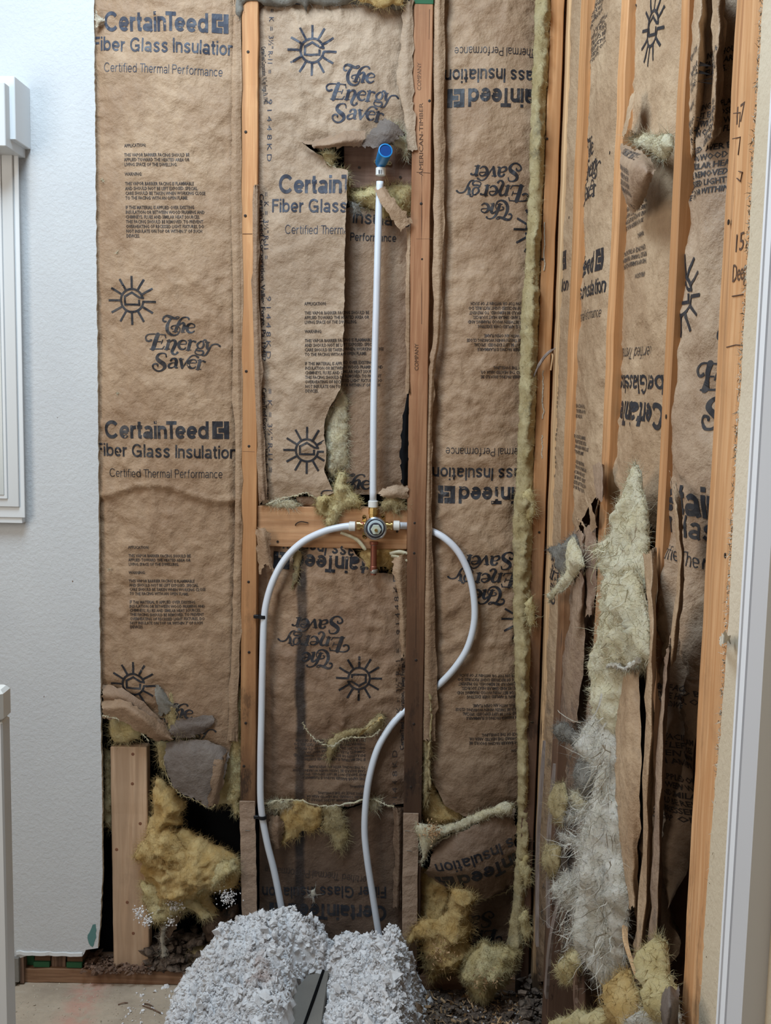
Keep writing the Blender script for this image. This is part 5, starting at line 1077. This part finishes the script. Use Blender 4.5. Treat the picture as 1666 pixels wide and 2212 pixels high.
def fit(dirv, o, segs, mat_, nm, n=24):
    v, f = lathem(o, dirv, segs, n); return mk(nm, v, f, mat_, t)
fit((-1, 0, 0), pL+np.array([-.018, 0, .0]), [(.010, 0), (.010, .012), (.0075, .012), (.0075, .018), (.011, .018), (.011, .026)], M['brass'], 'inlet')
fit((1, 0, 0), pL+np.array([.018, 0, .0]), [(.010, 0), (.010, .012), (.0075, .012), (.0075, .018), (.011, .018), (.011, .022)], M['brass'], 'inlet')
pT = P(806, 1112, -.002); fit((0, 0, 1), pT+np.array([0, 0, -.008]), [(.009, 0), (.009, .008), (.0108, .009), (.0108, .024), (.009, .026)], M['brass'], 'outlet', 8)
fit((-1, 0, 0), P(768, 1137, -.004), [(.0096, 0), (.0116, .001), (.0116, .014), (.009, .0155)], M['pex_ring'], 'sleeve'); fit((1, 0, 0), P(850, 1135, -.002), [(.0096, 0), (.0116, .001), (.0116, .014), (.009, .0155)], M['pex_ring'], 'sleeve'); fit((0, 0, 1), P(806, 1096, .0), [(.0096, 0), (.0116, .001), (.0116, .015), (.0090, .0165)], M['pex_ring'], 'sleeve')
for px, py, h in ((787, 1116, -.013), (827, 1114, -.013), (787, 1160, .012), (826, 1158, .01)):
    p = P(px, py, .009); v1 = boxm(p+np.array([-.0045, -.001, min(0, h)]), p+np.array([.0045, .001, max(0, h)]), c=.0004); th = np.linspace(0, 2*math.pi, 17)[:-1]
    ring = [(.0045, -.001), (.0045, .001), (.0022, .001), (.0022, -.001)]; V = [p+np.array([r*math.cos(a), q, r*math.sin(a)]) for r, q in ring for a in th]
    Fc = [(i*16+j, i*16+(j+1) % 16, ((i+1) % 4)*16+(j+1) % 16, ((i+1) % 4)*16+j) for i in range(4) for j in range(16)]
    v, f = join([v1, (np.array(V), Fc)]); mk('mounting_ear', v, f, M['brass'], t)
fit((0, 0, -1), P(808, 1170, .0), [(.010, 0), (.010, .006), (.0075, .008), (.0075, .058), (.0085, .060), (.0085, .070), (.0070, .072), (.0070, .080)], M['copper'], 'copper_stub')
fit((0, 0, -1), P(808, 1228, .0), [(.006, 0), (.0088, .002), (.0092, .006), (.008, .011)], M['solder'], 'solder_joint'); fit((0, 0, -1), P(808, 1172, .0), [(.0085, 0), (.0088, .004), (.007, .007)], M['solder'], 'solder_joint')
bx('red_tag', V0+np.array([-.034, -.0, .010]), V0+np.array([-.026, .004, .0125]), M['red'], t, c=.0003)
# blue shower stub
t = thing('shower_stub', 'blue plastic shower arm stub angled out of the wall on brass ears', 'pipe fitting', P(826, 350, .02))
A0 = P(823, 352, .008); A1 = P(833, 325, -.062); d = A1-A0; L = np.linalg.norm(d); 
v, f = lathem(A0, d, [(.0128, 0), (.0135, .006), (.0150, L*.6), (.0158, L), (.0132, L+.0005), (.0128, L-.03), (.001, L-.031)], 32); o = mk('sleeve', v, f, M['blue'], t)
v, f = lathem(A0, d, [(.0127, L-.001), (.0124, L-.028), (.001, L-.0285)], 32); mk('bore', v, f, M['blue_in'], t)
v, f = lathem(A0+np.array([0, .002, -.004]), (0, 0, -1), [(.009, -.014), (.0095, .0), (.0085, .006), (.0095, .008), (.0095, .018)], 24); mk('elbow', v, f, M['brass_dull'], t)
for sx in (-1, 1):
    p = P(827+sx*15, 351+sx*2, .034); th = np.linspace(0, 2*math.pi, 17)[:-1]; ring = [(.0046, -.0015), (.0046, .0015), (.002, .0015), (.002, -.0015)]
    V = [p+np.array([r*math.cos(a), q, r*math.sin(a)]) for r, q in ring for a in th]; Fc = [(i*16+j, i*16+(j+1) % 16, ((i+1) % 4)*16+(j+1) % 16, ((i+1) % 4)*16+j) for i in range(4) for j in range(16)]
    b = boxm(p+np.array([min(-sx*.014, 0), -.0012, -.004]), p+np.array([max(-sx*.014, 0), .0012, .001]), c=.0003); v, f = join([(np.array(V), Fc), b]); mk('ear', v, f, M['brass_dull'], t)
v, f = lathem(P(823, 362, -.002), (0, 0, -1), [(.0098, 0), (.0116, .001), (.0116, .017), (.0095, .018)], 28); mk('sleeve_ring', v, f, M['pex_ring'], t)
for k, dx in enumerate((-.0055, -.003, .0005)):
    p = P(823, 371, -.0142)+np.array([dx, .0, 0]); bx('tick_mark', p+np.array([0, -.0003, -.0045]), p+np.array([.0012, .0006, .0045]), M['chrome_dark'], t, c=.0001)

# ================================================================== LEFT: wall cabinet, door edge
t = thing('wall_cabinet', 'white framed wall cabinet with stepped crown at the left edge', 'cabinet', P(0, 1135, -.013))
yb = -.0127
def cab(name, l, r, top, bot, y0, y1, m_, c=.001, rowref=None):
    z0 = zs(bot, y0, 25); z1 = zs(top, y0, 25); return bx(name, (xs(l, 700, y0), y0, z0), (xs(r, 700, y0), y1, z1), m_, t, c=c)
cab('case', -420, 40, 312, 1130, -.036, yb, M['white'])
cab('door_frame', -420, 46, 330, 1118, -.040, -.036, M['white'])
cab('door_frame', -420, 33, 300, 1095, -.046, -.040, M['white_door'])
cab('door_panel', -420, 8, 300, 1078, -.050, -.046, M['white'])
cab('glass_panel', -420, 1, 300, 1070, -.052, -.050, M['mirror'])
# crown: two steps sticking out
def prism(name, l, r, top, bot, y0, m_):
    z0, z1 = zs(bot, y0, 25), zs(top, y0, 25); return bx(name, (xs(l, 250, y0), y0, z0), (xs(r, 250, y0), yb, z1), m_, t, c=.0015)
prism('crown', -420, 33, 164, 302, -.115, M['white']); prism('crown', -420, 11, 178, 316, -.145, M['white_door'])
t = thing('cabinet_door', 'white door edge with rounded cream top at the lower left', 'door', P(5, 2212, -.6))
yd = -.75
bx('panel', (xs(-200, 1900, yd), yd, FZ), (xs(12, 1900, yd), yd+.04, zs(1560, yd, 0)), M['white'], t, c=.003)
bx('edge_cap', (xs(-200, 1500, yd), yd-.004, zs(1560, yd, 0)), (xs(6, 1500, yd), yd+.044, zs(1492, yd, 0)), M['pex_ring'], t, c=.006)

def lip(par, path, y, m_, r=.0022, hair=5, side=False):
    pts = catmull([(PR(a, b, XR+y) if side else P(a, b, y)) for a, b in path], 10); pts = pts+rng.normal(0, .0011, pts.shape); v, f = tubem(pts, r*rng.uniform(.4, 1.3, len(pts)), 6); mk('torn_edge', v, f, M[m_], par)
    q = np.repeat(pts, hair, 0); v, f = strands(q, rng.normal(0, 1, q.shape)+[0, -.5, -.3], .008, .0008, 2); o = mk('loose_fibres', v, f, M[m_], par); o['kind'] = 'stuff'
lip(CL, [(564, 1738), (600, 1730), (640, 1728), (690, 1740), (740, 1738), (800, 1726), (832, 1738), (850, 1742)], .012, 'fibre_pale')
lip(CL, [(655, 1560), (668, 1585), (690, 1602), (716, 1612), (736, 1600), (760, 1592), (800, 1592), (822, 1576)], .002, 'fibre_pale', .0016)
lip(CB, [(652, 306), (680, 314), (700, 324)], .0, 'paper_top', .0012, 2); lip(CB, [(706, 352), (735, 368), (752, 372), (756, 402)], .006, 'fibre_pale', .0016)
lip(CB, [(742, 848), (722, 870), (704, 896)], .006, 'paper_top', .0014, 2); lip(CB, [(575, 1090), (600, 1080), (640, 1070), (664, 1066), (690, 1082)], .002, 'fibre_pale', .0016)
lip(LB, [(222, 1545), (250, 1552), (285, 1560), (320, 1600)], -.03, 'fibre_pale', .0014); lip(LB, [(352, 1640), (366, 1690), (392, 1716), (425, 1730), (450, 1745), (465, 1738)], -.03, 'fibre_dust', .0012)
lip(RL, [(935, 1822), (985, 1800), (1050, 1768), (1112, 1742)], -.004, 'fibre_pale', .003, 8); lip(RL, [(1112, 1905), (1096, 1925), (1050, 1942), (1012, 1960)], .02, 'fibre_dust', .0014)
lip(RB, [(928, 1500), (932, 1560), (926, 1640), (930, 1700)], -.0, 'fibre_dust', .003, 8)
lip(Wd, [(1296, 1220), (1310, 1214), (1340, 1228), (1356, 1240)], -.02, 'fibre_white', .004, 10, True); lip(Wd, [(1310, 1440), (1330, 1436), (1352, 1444), (1382, 1424)], -.03, 'fibre_white', .004, 10, True)
lip(B, [(1248, 1120), (1262, 1136), (1276, 1150), (1284, 1130), (1300, 1060)], -.002, 'paper_right', .002, 2, True)
# wall patch of teal paper, scuffs
pt = Plane('b', -.0134); px = np.array([(190, 2020), (200, 1998), (207, 1996), (209, 2010), (206, 2030), (200, 2046), (192, 2038)], float); uv = ragged(pt.uv(px[:, 0], px[:, 1]), .006, .003, 7); v, f = tri(uv, .01)
o = mk('torn_paint_patch', pt.w(v, 0), f, M['teal'], wl)
for px, py, s_ in ((157, 1256, .004), (124, 902, .002), (95, 1505, .003)):
    p = P(px, py, -.0133); v, f = clump_mesh([p], [s_*.6], squash=(.5, .2, 1)); mk('paint_nick', v, f, M['wood_rot'], wl)

# torn bright paper fringe along both board edges
def fringe(parent, pts_fn, n, m_, L=.007, wd=.0012):
    P_ = np.array([pts_fn() for _ in range(n)]); v, f = strands(P_, rng.normal(0, 1, (n, 3))+np.array([.3, -.4, -.2]), L, wd, 2); o = mk('torn_fringe', v, f, m_, parent); o['kind'] = 'stuff'
def e1():
    r = rng.uniform(-20, 2040); x = np.interp(r, [0, 300, 800, 1200, 1500, 1740, 1990, 2048], [203, 206, 211, 214, 217, 221, 217, 212]); return P(x, r, -.008+rng.normal(0, .003))
fringe(wl, e1, 900, M['drywall_edge'], .0035, .0011)
def e2():
    r = rng.uniform(-60, 2230); x = RC(1600, r)[0]-rng.uniform(0, 4); return PR(x, r, XR-.008+rng.normal(0, .003))
fringe(wrb, e2, 1400, M['drywall_edge'], .006, .0014)
# dangling lip on the beige board
v = None
patch('torn_lip', wrb, right(-.014), [[(1556, 1378, .0), (1562, 1368, .02), (1576, 1372, .004)], [(1552, 1392, .01), (1562, 1392, .03), (1574, 1384, .004)]], M['drywall_edge'], seed=301)
patch('torn_lip', wl, back(-.014), [[(206, 20, .0), (208, 28, .01), (214, 34, .0)], [(206, 46, .006), (214, 46, .012), (227, 44, .002)], [(206, 60, .0), (212, 56, .006), (222, 50, .0)]], M['drywall_edge'], seed=302)

# ================================================================== FLOOR LEVEL
# cellulose heap
crest = [(318, 2330), (345, 2235), (372, 2170), (392, 2120), (430, 2088), (452, 2062), (466, 2030), (474, 2002), (500, 1998), (540, 1990), (580, 1978), (620, 1976), (660, 1980), (690, 2000), (704, 2044), (720, 2046), (745, 2020), (790, 2026), (838, 2018), (862, 2022), (874, 2052), (888, 2090), (905, 2150), (925, 2200), (960, 2290)]
yc = -.09; cp = P(np.array([c[0] for c in crest]), np.array([c[1] for c in crest]), yc); cx, cz = cp[:, 0], np.maximum(cp[:, 2]-FZ, -.03)
XB = float(P(665, 2180, -.22)[0])
def heap_h(x, y):
    b = np.interp(x, cx, cz-.008, left=-.05, right=-.05); t = y-yc
    g = np.where(t > 0, 1-t*3.0, 1+t*1.1-2.2*t*t*0)
    wd_ = np.exp(-((x-XB)/.045)**2)*np.clip((-.10-y)/.05, 0, 1)
    bb = b*g*(1-.75*wd_)+(.045*(fbm(x*15, y*15, 5)-.5)+.035*(ridge(x*28, y*28, 6)-.4)+.012*(fbm(x*70, y*70, 7)-.5))*np.clip(b*12, 0, 1)
    return bb
t = prop(thing('insulation_heap', 'large heap of loose grey-white cellulose insulation on the floor', 'insulation', (-.2, -.1, FZ)))
xs_ = np.linspace(cx.min()-.05, cx.max()+.05, 120); ys_ = np.linspace(-.62, .035, 110); X, Y = np.meshgrid(xs_, ys_); Z = heap_h(X, Y)
V = np.stack([X.ravel(), Y.ravel(), (FZ+np.maximum(Z, -.02)).ravel()], 1); nx = len(xs_)
Fc = [(j*nx+i, j*nx+i+1, (j+1)*nx+i+1, (j+1)*nx+i) for j in range(len(ys_)-1) for i in range(nx-1) if Z[j:j+2, i:i+2].max() > -.012]
mk('mound', V, Fc, M['cell'], t, True)
n_ = 19000; x = rng.uniform(cx.min(), cx.max(), n_*3); y = rng.uniform(-.42, .03, n_*3); h = heap_h(x, y)
gx0, gx1, gy0, gy1 = 618, 716, 2110, 2230       # window where the grey board lies bare
pc_ = np.stack([x, y, FZ+h], 1); qx, qy = project(pc_); bare = (qx > 640-(qy-2110)*.35) & (qx < 712-(qy-2110)*.28) & (qy > 2112)
ok = (h > -.004) & ~bare; x, y, h = x[ok][:n_], y[ok][:n_], h[ok][:n_]
c = np.stack([x, y, FZ+h+rng.uniform(-.003, .007, len(x))], 1); v, f = clump_mesh(c, rng.gamma(2.6, .00115, len(x))+.001)
o = mk('cellulose_clumps', v, f, M['cell'], t); o['kind'] = 'stuff'
i_ = rng.integers(0, len(c), 42000); v, f = strands(c[i_], rng.normal(0, 1, (42000, 3))+[0, -.3, .5], .008, .0024, 2, .9); o = mk('cellulose_shreds', v, f, M['cell'], t); o['kind'] = 'stuff'
ex = rng.uniform(0, 1, 500); kk = rng.uniform(cx.min()-.04, cx.max()+.25, 700); yy = rng.uniform(-.3, .0, 700); v, f = clump_mesh(np.stack([kk, yy, np.full(700, FZ+.002)], 1), rng.gamma(2, .0012, 700)+.0008)
o = mk('fallen_flakes', v, f, M['cell'], t); o['kind'] = 'stuff'
# grey board half buried in the heap
t = thing('grey_board', 'bare grey board half buried in the cellulose heap', 'board', P(660, 2180, -.2))
qa = [P(672, 2112, -.13), P(712, 2106, -.13), P(700, 2190, -.26), P(600, 2192, -.26)]; qa2 = [q+(q-a)*0 for q, a in zip(qa, qa)]
a, b, c_, d_ = [np.array(q) for q in qa]; ext = (d_-a)*.5; d2 = d_+ext; c2_ = c_+(c_-b)*.5; nrm = np.cross(b-a, d2-a); nrm /= np.linalg.norm(nrm); 
if nrm[1] > 0: nrm = -nrm
V = [a, b, c2_, d2, a-nrm*.012, b-nrm*.012, c2_-nrm*.012, d2-nrm*.012]; V = [np.array(q)+nrm*.012 for q in V]; mk('board', V, [(0, 1, 2, 3), (7, 6, 5, 4), (0, 4, 5, 1), (1, 5, 6, 2), (2, 6, 7, 3), (3, 7, 4, 0)], M['grey_board'], t)
e0, e1_ = V[1]+(V[0]-V[1])*.28, V[2]+(V[3]-V[2])*.28; v, f = tubem([e0+nrm*.001, e1_+nrm*.001], .0035, 6); mk('dark_joint', v, f, M['black'], t)
# rubble and shavings
def rub(name, label, x0, x1, y0, y1, n, s, m_, z=0.0, zj=.004):
    c = np.stack([rng.uniform(x0, x1, n), rng.uniform(y0, y1, n), FZ+z+np.abs(rng.normal(0, zj, n))], 1); v, f = clump_mesh(c, rng.gamma(2.5, s/2.5, n)+s*.2, squash=(1, 1, .6)); o = mk(name, v, f, m_); prop(o, label, 'debris', kind='stuff'); return o
xl, xr_ = xs(890, 2100, 0), XR-.02
rub('rubble', 'dark gritty rubble on the floor near the corner', xl, XR+.07, -.5, .02, 3600, .0035, M['rubble'])
rub('rubble', 'dark crumbs inside the open wall cavity left of the first stud', xs(325, 2060, .05), xs(515, 2060, .05), .0, .09, 700, .008, M['rubble'], .035, .03)
rub('grit', 'small pale grit scattered on the bare floor at the left', xs(60, 2130, 0), xs(480, 2130, 0), -.3, .0, 700, .0011, M['drywall_edge'], 0, .0005)
rub('rubble', 'brown dirt on the plate beside the pale new stud', xs(180, 2080, 0), xs(330, 2080, 0), -.02, .06, 500, .0035, M['wood_rot'], .038, .006)
rub('rubble', 'dirt and fibre crumbs at the foot of the side wall', XR-.03, XR+.08, -1.0, .0, 1800, .006, M['rubble'], 0, .02)
def cf():
    return (rng.uniform(xl+.0, XR-.03), rng.uniform(-.45, -.02), FZ+.006+abs(rng.normal(0, .003)))
chips('wood_shavings', None, 'curled orange wood shavings strewn on the floor by the corner', cf, M['chip'], 900, .011); bpy.data.objects['wood_shavings']['category'] = 'debris'
# cavity scraps
for k, (lab, pts, m_, y_) in enumerate([
   ('grey-brown crumpled scrap low in the open cavity beside the heap', [(330, 2020), (370, 2030), (400, 2050), (440, 2020), (446, 2070), (400, 2090), (350, 2080)], 'paper_back', .05),
   ('brown paper scrap between the yellow wad and the heap', [(432, 2000), (470, 1975), (512, 1960), (512, 2060), (470, 2050), (440, 2040)], 'paper_mold', .06),
   ('dirty yellow scrap on the plate in the open cavity', [(400, 2048), (420, 2042), (446, 2060), (444, 2082), (415, 2080)], 'fibre_dust', .03),
   ('white frayed scrap hanging under the big yellow wad', [(345, 2010), (355, 2005), (352, 2040), (358, 2070), (348, 2075), (344, 2040)], 'fibre_white', .0)]):
    w = thing('scrap', lab, 'scrap', P(pts[0][0], pts[0][1], y_)); fluff('scrap_body', w, pts, back(y_), M[m_], .03, seed=400+k, hair=120 if 'fibre' in m_ else 0, rag=.006)
w = thing('paper_scrap', 'crumpled pale paper scrap on the shavings right of the heap', 'scrap', PF(905, 2190, FZ))
patch('paper', w, back(-.15), [[(872, 2176, .0), (900, 2166, .02), (915, 2178, .0)], [(862, 2200, .02), (888, 2186, .035), (912, 2196, .02)], [(858, 2216, .0), (884, 2210, .02), (905, 2214, .0)]], M['paper_top'], seed=410)
for k, (x0, y0, x1, y1, lab) in enumerate(((308, 2172, 350, 2190, 'thin dark twig on the floor left of the heap'), (312, 2168, 330, 2174, 'short dark splinter beside the thin twig'), (255, 2170, 276, 2166, 'curled dark sliver on the bare floor'))):
    a, b = PF(x0, y0, FZ+.002), PF(x1, y1, FZ+.002); t = thing('twig', lab, 'splinter', b); v, f = tubem(catmull([a, (a+b)/2+[0, 0, .002], b], 5), .0015, 6); mk('wood', v, f, M['wood_rot'], t)
# dark pipe visible? loose end: grey cavity backing behind the scraps

G = {'wall_stud': 'studs of the opened walls', 'plastic_pipe': 'white plastic water pipes', 'pipe_clamp': 'black pipe clamps on the first stud', 'insulation_batt': 'kraft-faced insulation batts between the studs',
     'insulation_wad': 'torn yellow insulation wads', 'twig': 'dark slivers on the bare floor', 'splintered_lath': 'splintered laths low on the side wall', 'cardboard_strip': 'cardboard strips on the lower studs',
     'stud_end': 'cut stud ends under the white wall', 'scrap': 'scraps in the open cavity', 'rubble': 'rubble and crumbs', 'blocking': 'wooden blocks between the studs'}
for o in C.objects:
    k = o.name.split('.')[0]
    if o.parent is None and k in G: o['group'] = G[k]
